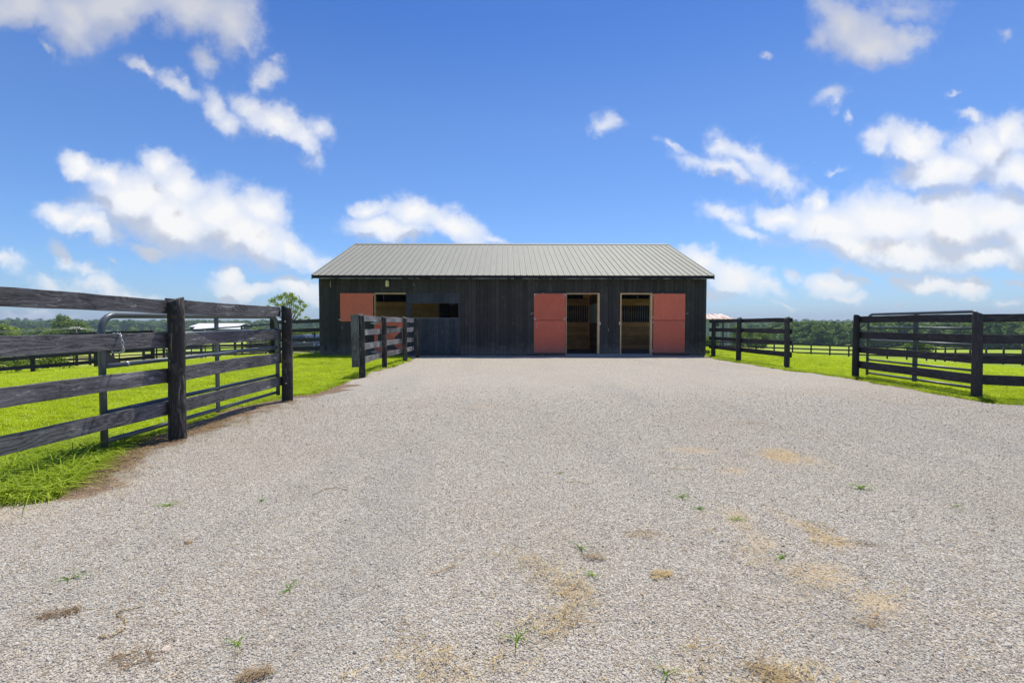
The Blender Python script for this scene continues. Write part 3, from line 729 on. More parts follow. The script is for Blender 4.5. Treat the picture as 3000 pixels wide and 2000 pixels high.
runner('thin yellow runner crossing gravel near the orange patch', [(1955,1375),(1985,1378),(2020,1380),(2045,1376)], 'straw')
def weed_mesh(seed, n=14, h=.07, flat=.8):
    V, Fq = blades(random.Random(seed), n, .015, h * .5, h, .009, lean=.9, seg=3, flat=flat); me = mesh_np('weed', V, Fq); me.materials.append(M['weed']); return me
for lab, px, n_, h_ in [('leafy green grass weed beside dry crumbs on lower left gravel', (205,1705), 12, .10),
    ('low green crabgrass sprout below the left grass verge', (488,1488), 16, .10), ('small green sprig on gravel below the second left post', (768,1470), 10, .06),
    ('thin half-dry weed standing left of the gravel centre', (845,1735), 9, .09), ('upright yellowish sprig low in the gravel centre', (1512,1880), 9, .09),
    ('tiny green spiky weed near the bottom left gravel', (697,1893), 9, .07), ('lushest flat green weed on the right gravel', (2520,1434), 26, .15),
    ('broad thin green weed right of centre, left of the pair', (1995,1462), 15, .12), ('bright small weed right of the broad thin one', (2045,1496), 16, .08),
    ('dark green weed sitting in the upper orange stain', (2160,1528), 18, .09), ('spindly weed beside the dark brown dead clump', (1700,1610), 8, .10),
    ('little yellow-green weed below the dark brown dead clump', (1732,1690), 10, .06), ('pale weed at the lower end of the upper orange stain', (2290,1640), 12, .07),
    ('green blade tip poking in at the bottom gravel edge', (1955,1985), 5, .12), ('small weed on bare gravel near the right fence', (2800,1488), 10, .06), ('tiny sprig between two gravel tones above the straw swirl', (1640,1390), 9, .08)]:
    clump('green_weed', lab, 'weed', px, weed_mesh(hash(lab) % 1000 if False else int(px[0] + px[1]), n_, h_), 1.0)
def stone(label, px, r_, mat):
    bm = bmesh.new(); bmesh.ops.create_icosphere(bm, subdivisions=2, radius=r_)
    for v in bm.verts: v.co *= 1 + .25 * mnoise.noise(v.co * (1.3 / r_) + Vector(px).to_3d()); v.co.z *= .65
    me = bpy.data.meshes.new('stone'); bm.to_mesh(me); bm.free(); p = G(*px)
    o = link('stone', me, mat, None, (p.x, p.y, .01 + r_ * .3)); tag(o, label, 'stone')
stone('pale angular stone beside the widest dead root tangle', (487,1912), .016, simple('pale_stone', (.62, .50, .40), .9))
stone('tan clod with a dry stalk on left gravel', (552,1598), .022, simple('tan_clod', (.34, .24, .15), .95, bstr=.5))

# ------------------------------------------------------------------ fences
def mesh_board(L, w, th, seed, bow=.012, wav=.003, seg=14, cupend=True):
    """board along local X, width Z, thickness Y"""
    r = random.Random(seed); V = []; Fc = []; ph = r.uniform(0, 6); b1 = r.uniform(-1, 1) * bow; b2 = r.uniform(-1, 1) * bow
    b1 = BOW.get(seed, b1)
    for i in range(seg + 1):
        t = i / seg; x = (t - .5) * L; arch = math.sin(math.pi * t)
        oy = b1 * arch; oz = b2 * .5 * arch
        top = w / 2 + wav * math.sin(9 * t + ph) + wav * .7 * math.sin(31 * t + ph * 2); bot = -w / 2 + wav * math.sin(8 * t + ph * 1.7) + wav * .6 * math.sin(27 * t + ph)
        e = .003
        V += [(x, oy - th/2, bot + oz + e), (x, oy - th/2, top + oz - e), (x, oy - th/2 + e, top + oz), (x, oy + th/2 - e, top + oz),
              (x, oy + th/2, top + oz - e), (x, oy + th/2, bot + oz + e), (x, oy + th/2 - e, bot + oz), (x, oy - th/2 + e, bot + oz)]
    for i in range(seg):
        for k in range(8):
            a = i * 8 + k; b = i * 8 + (k + 1) % 8; Fc.append((a, b, b + 8, a + 8))
    me = bpy.data.meshes.new('board'); n0 = len(V) - 8
    me.from_pydata(V, [], Fc + [tuple(range(7, -1, -1)), tuple(range(n0, n0 + 8))]); me.update(); return me
BOW = {}
def place_board(parent, p0, p1, w, th, mat, seed, name='board', **kw):
    p0, p1 = Vector(p0), Vector(p1); d = p1 - p0; L = d.length
    me = mesh_board(L, w, th, seed, **kw)
    o = link(name, me, mat, parent)
    o.location = (p0 + p1) / 2 - parent.location
    o.rotation_euler = Euler((0, -math.asin(max(-1, min(1, d.z / L))), math.atan2(d.y, d.x)))
    return o
def mesh_post(h, r, seed, n=14, rings=9, slant=.03, below=.25):
    rr = random.Random(seed); mb = MB(); V = []; Fc = []; ph = rr.uniform(0, 6); az = rr.uniform(0, 6)
    for i in range(rings + 1):
        t = i / rings; z = -below + t * (h + below)
        for k in range(n):
            a = 6.2832 * k / n; q = r * (1.04 - .10 * t + .035 * math.sin(3 * a + ph + 2 * t) + .02 * math.sin(7 * a + 5 * t))
            zz_ = z + (slant * math.cos(a - az) if i == rings else 0)
            V.append((q * math.cos(a) + .006 * math.sin(4 * t + ph), q * math.sin(a), zz_))
    for i in range(rings):
        for k in range(n):
            k2 = (k + 1) % n; Fc.append((i*n+k, i*n+k2, (i+1)*n+k2, (i+1)*n+k))
    b = len(V)
    for k in range(n):
        x, y, z = V[rings * n + k]; V.append((x * .97, y * .97, z + .003))
    for k in range(n):
        k2 = (k + 1) % n; Fc.append((rings*n+k, rings*n+k2, b+k2, b+k))
    Fc.append(tuple(range(b, b + n)))
    me = bpy.data.meshes.new('post'); me.from_pydata(V, [], Fc); me.update()
    me.polygons.foreach_set('use_smooth', [True] * (len(Fc) - 1 - n) + [False] * (n + 1)); return me
def bolt(parent, p, mat):
    mb = MB(); mb.tube([(0, 0, 0), (0, -.012, 0)], .014, 8); mb.tube([(0, -.012, 0), (0, -.02, 0)], .007, 6)
    mb.build('bolt', mat, parent, p)
ZB = [(1.385, .145), (1.03, .145), (.667, .15), (.33, .145)]
SEED = [1]
def fence(posts, side, label, bmat, pmat, zs=ZB, r=.088, ph=1.44, posts_on=None, board_off=.098, cat='fence', th=.026, ext=(0.0, 0.0), simple_posts=False, group=None, nails=False, bow=.02, jitter=.012):
    """posts: list of (x,y). boards nailed on `side` (unit vec x,y) of the posts"""
    P0 = [Vector((x, y, H(x, y))) for x, y in posts]
    e = empty('board_fence', P0[0], label, cat, group)
    for i, p in enumerate(P0):
        if posts_on is not None and i not in posts_on: continue
        SEED[0] += 1
        h_ = ph + rnd.uniform(-.015, .02)
        if simple_posts:
            mb = MB(); mb.tube([(0, 0, -.2), (0, 0, h_)], r, 7)
            mb.build('post', pmat, e, p - P0[0])
        else:
            o = link('post', mesh_post(h_, r * rnd.uniform(.96, 1.05), SEED[0]), pmat, e, p - P0[0])
            o.rotation_euler = (rnd.uniform(-.012, .012), rnd.uniform(-.012, .012), rnd.uniform(0, 6))
    s = Vector((side[0], side[1], 0)).normalized() * board_off
    for i in range(len(P0) - 1):
        a, b = P0[i], P0[i + 1]; d = (b - a).normalized()
        A0 = a + s - d * (ext[0] if i == 0 else 0); B0 = b + s + d * (ext[1] if i == len(P0) - 2 else 0)
        gapv = d * .004
        for k, (z, w) in enumerate(zs):
            SEED[0] += 1; dz0 = rnd.uniform(-jitter, jitter); dz1 = rnd.uniform(-jitter, jitter)
            if simple_posts:
                mb = MB(); L = (B0 - A0).length; mb.box(-L/2, L/2, -th/2, th/2, -w/2, w/2)
                o = mb.build('board', bmat, e); d2 = B0 - A0; o.location = (A0 + B0) / 2 + Vector((0, 0, z)) - P0[0]
                o.rotation_euler = (0, -math.asin(d2.z / L), math.atan2(d2.y, d2.x))
            else:
                place_board(e, A0 + gapv + Vector((0, 0, z + dz0)), B0 - gapv + Vector((0, 0, z + dz1)), w * rnd.uniform(.96, 1.05), th, bmat, SEED[0], bow=bow * (1.6 if k == 0 else .7), wav=.0022)
    return e
pA = G(523, 1289); pB = G(843, 1176)
dN = (pB - pA).normalized()
pz = pA - Vector((.20, 2.44, 0))
BOW[SEED[0] + 3 + 5] = -.062
f1 = fence([(pz.x, pz.y), (pA.x, pA.y), (pB.x, pB.y)], (-1, .05), 'near left fence of four weathered black boards on round posts, chain on second board', M['fence_near'], M['post'], r=.079, ph=1.45, bow=.03)
bolt(f1, P(836, 941, pB.y - .09) - f1.location, M['galv']); bolt(f1, P(838, 1122, pB.y - .10) - f1.location, M['galv'])
ml = [G(1062, 1106), G(1127, 1077), G(1187, 1059), G(1221, 1049)]
f2 = fence([(p.x, p.y) for p in ml], (-1, 0), 'grey weathered four-board fence running from the wide end plank up to the barn panel', M['fence_grey'], M['post'], r=.069, ph=1.39, zs=[(1.325, .145), (1.005, .135), (.66, .14), (.35, .135)])
mb = MB(); mb.box(-.085, .085, -.014, .014, 0, 1.17)
o = mb.build('end_plank', M['plank_grey'], f2, (ml[0].x - .12 - f2.location.x, ml[0].y - .075 - f2.location.y, .24)); o.rotation_euler = (0, R(-.8), R(8)); bevel(o)
rf = [G(2304, 1077), G(2164, 1057), G(2083, 1044)]
rf[2] = Vector((rf[2].x, min(rf[2].y, 17.6), 0))
f3 = fence([(rf[2].x, rf[2].y), (rf[1].x, rf[1].y), (rf[0].x, rf[0].y)], (1, .1), 'short dark four-board fence with three posts beside the right corner of the barn', M['fence_dark'], M['post_dark'], r=.074, ph=1.375, zs=[(1.312, .12), (.995, .13), (.675, .13), (.36, .14)], bow=.008, ext=(.6, .07))
rn = [G(2506, 1106), G(2861, 1166)]
f4 = fence([(rn[0].x, rn[0].y), (rn[1].x, rn[1].y), (rn[1].x + 2.2, rn[1].y - 1.05), (rn[1].x + 4.4, rn[1].y - 2.1)], (1, .35), 'dark right-hand four-board fence with the tube gate folded behind it', M['fence_dark'], M['post_dark'], r=.068, ph=1.37, zs=[(1.30, .135), (.965, .145), (.63, .14), (.305, .155)], bow=.01, ext=(0, 0))

# tubular gates
def gate(label, a, b, zs=(.16, .42, .845, 1.11), top=1.31, mat='pipe', r=.0225, stiles=(.5,), sw=.05, sag=0.0, bracket=False, cat='gate', rc=.14, group=None, zoff=None):
    a = Vector((a[0], a[1], H(a[0], a[1]) if zoff is None else zoff)); b = Vector((b[0], b[1], H(b[0], b[1]) if zoff is None else zoff - sag))
    e = empty('tube_gate', a, label, cat, group); b = b - a; a = Vector((0, 0, 0)); d = b.normalized()
    zb = zs[0]; up = Vector((0, 0, 1)); pts = [a + up * (zb - .05)]
    for k in range(7):
        t = k / 6 * math.pi / 2; pts.append(a + d * (rc * (1 - math.cos(t))) + up * (top - rc + rc * math.sin(t)))
    for k in range(7):
        t = math.pi / 2 - k / 6 * math.pi / 2; pts.append(b - d * (rc * (1 - math.cos(t))) + up * (top - rc + rc * math.sin(t)))
    pts.append(b + up * (zb - .05))
    mb = MB(); mb.tube(pts, r * 1.28, 10); mb.build('frame', M[mat], e)
    for z in zs:
        mb = MB(); mb.tube([a + up * z + d * .02, b + up * z - d * .02], r, 10); mb.build('rail', M[mat], e)
    nrm = Vector((-d.y, d.x, 0))
    for s in stiles:
        c = a.lerp(b, s); mb = MB(); q = [c + d * (sw/2) * i + nrm * .012 * j + up * z for z in (zb - .04, top - .01) for i, j in ((-1,-1),(1,-1),(1,1),(-1,1))]
        off = nrm * (r + .012); q = [v + off * 0 for v in q]
        mb.poly(q, [(0,3,2,1),(4,5,6,7),(0,1,5,4),(1,2,6,5),(2,3,7,6),(3,0,4,7)]); mb.build('stile', M[mat], e)
    if bracket:
        z = zs[2]; mb = MB(); c = b - d * .03
        tri = [c + up * (z + .02), c - d * .17 + up * (z + .02), c - d * .13 + up * (z + .05), c + up * (z + .15)]
        n2 = nrm * .004
        mb.poly([p - n2 for p in tri] + [p + n2 for p in tri], [(0,1,2,3),(7,6,5,4),(0,4,5,1),(1,5,6,2),(2,6,7,3),(3,7,4,0)]); mb.build('latch_plate', M['pipe_dark'], e)
        mb = MB(); mb.tube([c - d * .22 + up * (z), c - d * .25 + up * z], r * 1.18, 10); mb.build('collar', M['galv'], e)
    return e
gA0 = P(826, 1140, pB.y - .06); gA1 = P(306, 1290, 4.42)
gate('near left blue-grey tube gate swung open behind the weathered boards', (gA0.x - .06, gA0.y), (gA1.x, gA1.y), bracket=True, zoff=0.0, sag=.03, sw=.05, stiles=(.47,))
gR0 = P(2531, 1050, rn[0].y + .12); gR1 = P(2848, 1050, rn[1].y + .45)
gate('right tube gate folded behind the dark fence, top pipe showing above it', (gR0.x + .08, gR0.y), (gR1.x + .10, gR1.y), zs=(.10, .40, .84, 1.12), top=1.415, sw=.10, zoff=0.0)
# chain round the second board
def chain(label, pts, lw=.018, ll=.045):
    e = empty('chain', pts[0], label, 'chain'); tot = 0; cur = []
    for i in range(len(pts) - 1):
        L = (pts[i+1] - pts[i]).length; k = max(1, round(L / (ll * .78)))
        for j in range(k): cur.append((pts[i].lerp(pts[i+1], (j + .5) / k), (pts[i+1] - pts[i]).normalized()))
    for i, (c_, d_) in enumerate(cur):
        a = d_.orthogonal().normalized(); a = Matrix.Rotation(R(90) * (i % 2) + .4, 3, d_) @ a; mb = MB(); loop = []
        for k in range(13):
            t = 6.2832 * k / 12; loop.append(d_ * (ll / 2) * math.sin(t) * (1.0) + a * (lw / 2) * math.cos(t))
        mb.tube(loop, .0032, 5, cap=False); mb.build('link', M['galv'], e, c_ - pts[0])
cx_ = [P(330, 977, 4.52), P(352, 978, 4.42), P(355, 985, 4.36), P(360, 1010, 4.36), P(362, 1028, 4.37), P(350, 1033, 4.42), P(328, 1031, 4.50)]
dY = Vector((.0, 0, 0))
chain('galvanised chain looped round the second board of the near left fence', [p + dY for p in cx_])

# ------------------------------------------------------------------ barn
YW, YB = 18.30, 27.9            # front / back wall
SC = FPX / YW
def bx(sx): return P(sx, 949, YW).x
def bz(sy): return P(1483, sy, YW).z
XL, XR = bx(936), bx(2068)
ZE = bz(815); barn = empty('barn', (0.2, YW, 0), 'long black board barn with grey-green metal roof and red Dutch doors', 'barn')
BO = Vector((0.2, YW, 0))
def bpart(mb, name, mat, label=None, par=None):
    """mb built in world coordinates -> origin at own centre, child of the barn"""
    c = Vector((sum(v[0] for v in mb.v), sum(v[1] for v in mb.v), sum(v[2] for v in mb.v))) / len(mb.v)
    mb.v = [(v[0] - c.x, v[1] - c.y, v[2] - c.z) for v in mb.v]
    if par is None: return mb.build(name, mat, barn, c - BO, label=label)
    o = mb.build(name, mat, par, c - BO - par.location, label=label); return o
ZT = bz(858)                     # top of the openings
OPEN = [(bx(1097), bx(1191), .05, ZT), (bx(1191), bx(1349), .05, ZT), (bx(1657.5), bx(1756), .05, ZT), (bx(1816.5), bx(1911), .05, ZT)]
ZTOP = ZE + .12
cuts = sorted([XL, XR] + [v for o_ in OPEN for v in o_[:2]])
edges = []
x = XL
for c_ in cuts[1:]:
    L = c_ - x
    if L < .03: continue
    wn = .20 if c_ < bx(1360) else .155
    k = max(1, round(L / wn)); ws = [wn * rnd.uniform(.8, 1.2) for _ in range(k)]; s = L / sum(ws); a = x
    for w_ in ws: edges.append((a, a + w_ * s)); a += w_ * s
    x = c_
for (a, b) in edges:
    mid = (a + b) / 2; segs = [(.03 + rnd.uniform(-.02, .02), ZTOP)]
    for (x0, x1, z0, z1) in OPEN:
        if x0 < mid < x1: segs = [(z1 + .002, ZTOP)]
    for (z0, z1) in segs:
        mb = MB(); pr = rnd.uniform(0, .011); mb.box(a + .0045, b - .0045, YW - .022 - pr, YW, z0, z1)
        bpart(mb, 'board', M['barn_board'])
# sheathing behind the boards (dark), with openings
mb = MB()
xs_ = [XL] + [v for o_ in [(OPEN[0][0], OPEN[1][1]), (OPEN[2][0], OPEN[2][1]), (OPEN[3][0], OPEN[3][1])] for v in o_] + [XR]
for i in range(0, len(xs_), 2): mb.box(xs_[i] + .01, xs_[i+1] - .01, YW + .003, YW + .05, 0, ZTOP)
for i in range(1, len(xs_) - 1, 2): mb.box(xs_[i] - .009, xs_[i+1] + .009, YW + .003, YW + .05, ZT + .004, ZTOP)
bpart(mb, 'sheathing', M['fascia'])
mb = MB(); mb.box(XL, XR, YW + .002, YW + .12, -.3, .0); mb.box(XL, XL + .12, YW + .13, YB, -1.2, .0); mb.box(XR - .12, XR, YW + .13, YB, -1.2, .0); mb.box(XL + .13, XR - .13, YB - .12, YB, -1.2, .0); bpart(mb, 'foundation', M['concrete'])
# side and back walls
RUN = P(1500, 714, 23.2); EY = YW - .36
ridge_y = 23.15; ZR = P(1500, 717, ridge_y).z; ZEAV = P(1500, 808, EY).z
slope = (ZR - ZEAV) / (ridge_y - EY)
def roofz(y): return ZR - slope * abs(y - ridge_y)
for xw, sgn in ((XL, -1), (XR, 1)):
    y = YW + .06
    while y < YB - .05:
        w_ = min(.2, YB - y); pr = rnd.uniform(0, .006)
        x0, x1 = (xw - .02 - pr, xw) if sgn < 0 else (xw, xw + .02 + pr)
        light_opening = 18.7 < y + w_ / 2 < 21.7      # unseen opening added in each end wall to light the stalls
        for za, ta, tb2 in (((.02, 1.0, 1.0), (2.5, None, None)) if light_opening else ((.02, None, None),)):
            ta = roofz(y) - .05 if ta is None else ta; tb2 = roofz(y + w_) - .05 if tb2 is None else tb2; mb = MB()
            p = [(x0,y,za),(x1,y,za),(x1,y+w_-.005,za),(x0,y+w_-.005,za),(x0,y,ta),(x1,y,ta),(x1,y+w_-.005,tb2),(x0,y+w_-.005,tb2)]
            mb.poly(p, [(0,3,2,1),(4,5,6,7),(0,1,5,4),(1,2,6,5),(2,3,7,6),(3,0,4,7)]); bpart(mb, 'board', M['barn_board'])
        y += w_
mb = MB()
mb.box(XL, XR, YB, YB + .05, 0, ZTOP)
bpart(mb, 'back_wall', M['barn_board'])
# roof panels: ribbed sheet, 0.915 m cover, four ribs each
RX0, RX1 = P(914, 808, EY).x, P(2092, 808, EY).x
npan = 16; pw = (RX1 - RX0) / npan
LS = math.hypot(ridge_y - EY, ZR - ZEAV); ang = math.atan2(ZR - ZEAV, ridge_y - EY)
def panel_mesh():
    prof = []; rib = pw / 4
    for k in range(4):
        x = k * rib; prof += [(x, 0), (x + .008, .026), (x + .028, .026), (x + .036, 0), (x + rib * .38, 0), (x + rib*.40, .004), (x + rib * .44, .004), (x + rib*.46, 0), (x + rib * .68, 0), (x + rib*.70, .004), (x + rib*.74, .004), (x + rib*.76, 0)]
    prof.append((pw, 0)); V = []; Fc = []
    for (x, z) in prof: V += [(x, 0, z), (x, LS, z)]
    for i in range(len(prof) - 1): Fc.append((2*i, 2*i+2, 2*i+3, 2*i+1))
    me = bpy.data.meshes.new('roof_panel'); me.from_pydata(V, [], Fc); me.update(); return me
m, T, out = new_mat('grey_green_roof_metal')
tcn = T.add('ShaderNodeTexCoord'); oi = T.add('ShaderNodeObjectInfo'); p = tcn.outputs['Object']
n_ = T.noise(T.vmath('ADD', T.vmath('MULTIPLY', p, (3, .4, 1)), T.vmath('SCALE', (9, 5, 3), sc=oi.outputs['Random'])), 2.5, 5, .6)
c = T.ramp(n_, [(.3, (.248, .242, .20)), (.7, (.285, .278, .23))])
c = T.mix(T.maprange(oi.outputs['Random'], .0, 1.0, 0, .14, False), c, (.34, .33, .285))
principled(T, out, c, .55, .1, .4, bump=T.noise(p, 6, 3, .5), bstr=.06, bdist=.02)
M['roof'] = m
pm = panel_mesh(); pm.materials.append(M['roof'])
for i in range(npan):
    o = link('roof_panel', pm, None, barn, Vector((RX0 + i * pw, EY - .02, ZEAV + .015)) - BO); o.rotation_euler = (ang, 0, 0)
    o = link('roof_panel', pm, None, barn, Vector((RX0 + (i + 1) * pw, 2 * ridge_y - EY + .02, ZEAV + .015)) - BO); o.rotation_euler = (ang, 0, math.pi)
mb = MB()
for i in range(npan * 4):
    for k in range(9):
        t = (.12 + k * .61) / LS
        if t > .98: continue
        y = EY - .02 + math.cos(ang) * LS * t; z = ZEAV + .015 + math.sin(ang) * LS * t; xx_ = RX0 + i * pw / 4 + pw / 4 * .16
        s = .0065; mb.poly([(xx_ - s, y - s, z), (xx_ + s, y - s, z), (xx_ + s, y + s, z + s), (xx_ - s, y + s, z + s), (xx_, y, z + .011)], [(0,1,4),(1,2,4),(2,3,4),(3,0,4)])
o = bpart(mb, 'screw', M['dark_iron']); o['kind'] = 'stuff'
mb = MB(); cw = .17
for sg in (-1, 1):
    y0 = ridge_y; y1 = ridge_y + sg * cw; z0 = ZR + .055; z1 = roofz(y1) + .052
    mb.poly([(RX0 - .02, y0, z0), (RX1 + .02, y0, z0), (RX1 + .02, y1, z1), (RX0 - .02, y1, z1)], [(0, 1, 2, 3)])
    mb.poly([(RX0 - .02, y1, z1), (RX1 + .02, y1, z1), (RX1 + .02, y1, z1 - .012), (RX0 - .02, y1, z1 - .012)], [(0, 1, 2, 3)])
bpart(mb, 'ridge_cap', M['roof'])
# deck under sheets + rake trim + fascia + soffit
mb = MB()
for x0, x1 in ((RX0 + .02, RX1 - .02),):
    mb.poly([(x0, EY, ZEAV - .01), (x1, EY, ZEAV - .01), (x1, ridge_y, ZR - .01), (x0, ridge_y, ZR - .01), (x0, 2*ridge_y - EY, ZEAV - .01), (x1, 2*ridge_y - EY, ZEAV - .01)], [(0,1,2,3),(3,2,5,4)])
    mb.poly([(x0, EY, ZEAV - .05), (x1, EY, ZEAV - .05), (x1, ridge_y, ZR - .05), (x0, ridge_y, ZR - .05), (x0, 2*ridge_y - EY, ZEAV - .05), (x1, 2*ridge_y - EY, ZEAV - .05)], [(3,2,1,0),(4,5,2,3)])
bpart(mb, 'roof_deck', M['fascia'])
for xa, xb in ((RX0 - .025, RX0 + .004), (RX1 - .004, RX1 + .025)):
    mb = MB()
    for s0, s1 in ((EY, ridge_y), (ridge_y, 2 * ridge_y - EY)):
        za, zb_ = roofz(s0), roofz(s1)
        mb.poly([(xa,s0,za-.13),(xb,s0,za-.13),(xb,s0,za+.045),(xa,s0,za+.045),(xa,s1,zb_-.13),(xb,s1,zb_-.13),(xb,s1,zb_+.045),(xa,s1,zb_+.045)], [(0,1,2,3),(7,6,5,4),(0,4,5,1),(1,5,6,2),(2,6,7,3),(3,7,4,0)])
    bpart(mb, 'rake_trim', M['roof'])
ZF = P(1500, 816, EY).z
nfb = 4; fw_ = (RX1 - RX0) / nfb
for i in range(nfb):
    mb = MB(); mb.box(RX0 + i * fw_ + .002, RX0 + (i + 1) * fw_ - .002, EY - .002, EY + .028, ZF + .012, ZEAV + .006); bpart(mb, 'fascia_board', M['fascia'])
    mb = MB(); mb.box(RX0 + i * fw_ + .002, RX0 + (i + 1) * fw_ - .002, EY - .001, EY + .026, ZF - .004, ZF + .010); bpart(mb, 'fascia_lip', M['chipped'])
mb = MB(); mb.box(RX0 + .05, RX1 - .05, EY + .03, YW - .03, ZF + .03, ZF + .05); bpart(mb, 'soffit', M['fascia'])

# doors
def hinge(par, x, z, w=.05, h=.07, mat='galv', y=None):
    mb = MB(); yy_ = (YW - .075) if y is None else y; mb.box(x - w/2, x + w/2, yy_, yy_ + .006, z - h/2, z + h/2); mb.tube([(x, yy_ - .004, z - h/2), (x, yy_ - .004, z + h/2)], .009, 6)
    return bpart(mb, 'hinge', M[mat], par=par)
def leaf(x0, x1, z0, z1, label, mat='red', y=YW - .072, th=.042, name='door'):
    mb = MB(); mb.box(x0, x1, y, y + th, z0, z1); o = bpart(mb, name, M[mat], label); bevel(o, .004); return o
def corner(par, x, z, sx_, sz_, y=YW - .077):
    mb = MB(); L = .09; t = .018
    mb.box(min(x, x + sx_ * L), max(x, x + sx_ * L), y, y + .005, min(z, z + sz_ * t), max(z, z + sz_ * t))
    mb.box(min(x, x + sx_ * t), max(x, x + sx_ * t), y + .0005, y + .0055, min(z + sz_ * t, z + sz_ * L), max(z + sz_ * t, z + sz_ * L))
    bpart(mb, 'corner_bracket', M['galv'], par=par)
def handle(par, x, z, h=.14):
    mb = MB(); y = YW - .072; mb.tube([(x, y, z + h/2), (x, y - .03, z + h/2 - .01), (x, y - .03, z - h/2 + .01), (x, y, z - h/2)], .006, 6)
    mb.box(x - .012, x + .012, y - .004, y, z + h/2 - .01, z + h/2 + .02); mb.box(x - .012, x + .012, y - .004, y, z - h/2 - .02, z - h/2 + .01); bpart(mb, 'handle', M['galv'], par=par)
# left pair
d1 = leaf(bx(999), bx(1095), bz(941.5), bz(859.5), 'upper red half door folded open at the left end')
hinge(d1, bx(1096.5), bz(864), .03, .08)
mb = MB(); mb.box(bx(995), bx(1001), YW - .09, YW - .078, bz(937), bz(935)); bpart(mb, 'latch', M['galv'], par=d1)
d1b = leaf(bx(1097), bx(1190), bz(1034), bz(944), 'closed lower half door with red cross brace on black', mat='barn_panel', y=YW - .03, th=.035)
def strip(par, pts, y, th, mat, name):
    mb = MB(); n = len(pts); V = [(x, y, z) for x, z in pts] + [(x, y + th, z) for x, z in pts]
    mb.poly(V, [tuple(range(n))[::1], tuple(range(2*n-1, n-1, -1))] + [(i, i + n, (i+1) % n + n, (i+1) % n) for i in range(n)]); return bpart(mb, name, M[mat], par=par)
X0, X1, Z0, Z1 = bx(1097), bx(1190), bz(1034), bz(944); bw = .14
for pts, nm in [([(X0, Z0), (X0 + bw, Z0), (X0 + bw, Z1), (X0, Z1)], 'door_stile'), ([(X1 - bw, Z0), (X1, Z0), (X1, Z1), (X1 - bw, Z1)], 'door_stile'),
            ([(X0 + bw + .002, Z0), (X1 - bw - .002, Z0), (X1 - bw - .002, Z0 + bw), (X0 + bw + .002, Z0 + bw)], 'door_rail'), ([(X0 + bw + .002, Z1 - bw), (X1 - bw - .002, Z1 - bw), (X1 - bw - .002, Z1), (X0 + bw + .002, Z1)], 'door_rail')]:
    strip(d1b, pts, YW - .052, .02, 'red', nm)
xi0, xi1, zi0, zi1 = X0 + bw + .003, X1 - bw - .003, Z0 + bw + .003, Z1 - bw - .003; c = .15
strip(d1b, [(xi0, zi0), (xi0 + c, zi0), (xi1, zi1 - c), (xi1, zi1), (xi1 - c, zi1), (xi0, zi0 + c)], YW - .050, .018, 'red', 'cross_brace')
strip(d1b, [(xi1, zi0), (xi1, zi0 + c), (xi0 + c, zi1), (xi0, zi1), (xi0, zi1 - c), (xi1 - c, zi0)], YW - .0515, .0012, 'red', 'cross_brace')
for z in (bz(947), bz(1030)):
    mb = MB(); x = bx(1097)
    mb.poly([(x - .17, YW - .06, z), (x - .02, YW - .06, z + .03), (x + .02, YW - .06, z + .03), (x + .22, YW - .06, z), (x + .02, YW - .06, z - .03), (x - .02, YW - .06, z - .03),
             (x - .17, YW - .054, z), (x - .02, YW - .054, z + .03), (x + .02, YW - .054, z + .03), (x + .22, YW - .054, z), (x + .02, YW - .054, z - .03), (x - .02, YW - .054, z - .03)],
            [(5,4,3,2,1,0),(6,7,8,9,10,11),(0,1,7,6),(1,2,8,7),(2,3,9,8),(3,4,10,9),(4,5,11,10),(5,0,6,11)]); bpart(mb, 'strap_hinge', M['hinge'], par=d1b)
def frame(x0, x1, z0, z1, jl, jr, hd, y0=YW - .03, y1=YW + .1):
    for a, b, c_, d_ in ((x0, x0 + jl, z0, z1), (x1 - jr, x1, z0, z1), (x0 + jl + .002, x1 - jr - .002, z1 - hd, z1)):
        if b - a > .01:
            mb = MB(); mb.box(a, b, y0, y1, c_, d_); o = bpart(mb, 'door_jamb' if d_ - c_ > 1 else 'door_header', M['pine_frame']); bevel(o, .004)
frame(bx(1097.5), bx(1190.5), bz(943.5), ZT - .002, .04, 0, .05)
# blue-black panel with feed slot
px0, px1 = bx(1191), bx(1349)
sx0, sx1, sz0, sz1 = bx(1206.5), bx(1343), bz(931.5), bz(889)
mb = MB(); mb.box(px0, sx0 - .002, YW - .028, YW + .03, .07, ZT); bpart(mb, 'panel_post', M['barn_panel'])
k = 9; w_ = (px1 - sx0) / k
for i in range(k):
    a = sx0 + i * w_; b = a + w_ - .005
    mb = MB(); mb.box(a, b, YW - .020 - rnd.uniform(0, .005), YW + .01, sz1, ZT - .03); bpart(mb, 'panel_board', M['barn_panel'])
    mb = MB(); mb.box(a, b, YW - .020 - rnd.uniform(0, .005), YW + .01, .10, sz0 - .016); bpart(mb, 'panel_board', M['barn_panel'])
mb = MB(); mb.box(px0, px1, YW - .03, YW + .0, ZT - .028, ZT); bpart(mb, 'panel_rail', M['barn_panel'])
mb = MB(); mb.box(sx1, px1, YW - .019, YW + .012, sz0 - .014, sz1 - .002); bpart(mb, 'panel_board', M['barn_panel'])
mb = MB(); mb.box(sx0 + .002, sx1 - .002, YW - .03, YW + .03, sz0 - .015, sz0); bpart(mb, 'slot_sill', simple('worn_sill', (.26, .28, .31), .6))
mb = MB(); mb.box(px0, px1 + .02, YW - .05, YW - .005, .045, .09); bpart(mb, 'panel_skirt', M['barn_panel'])
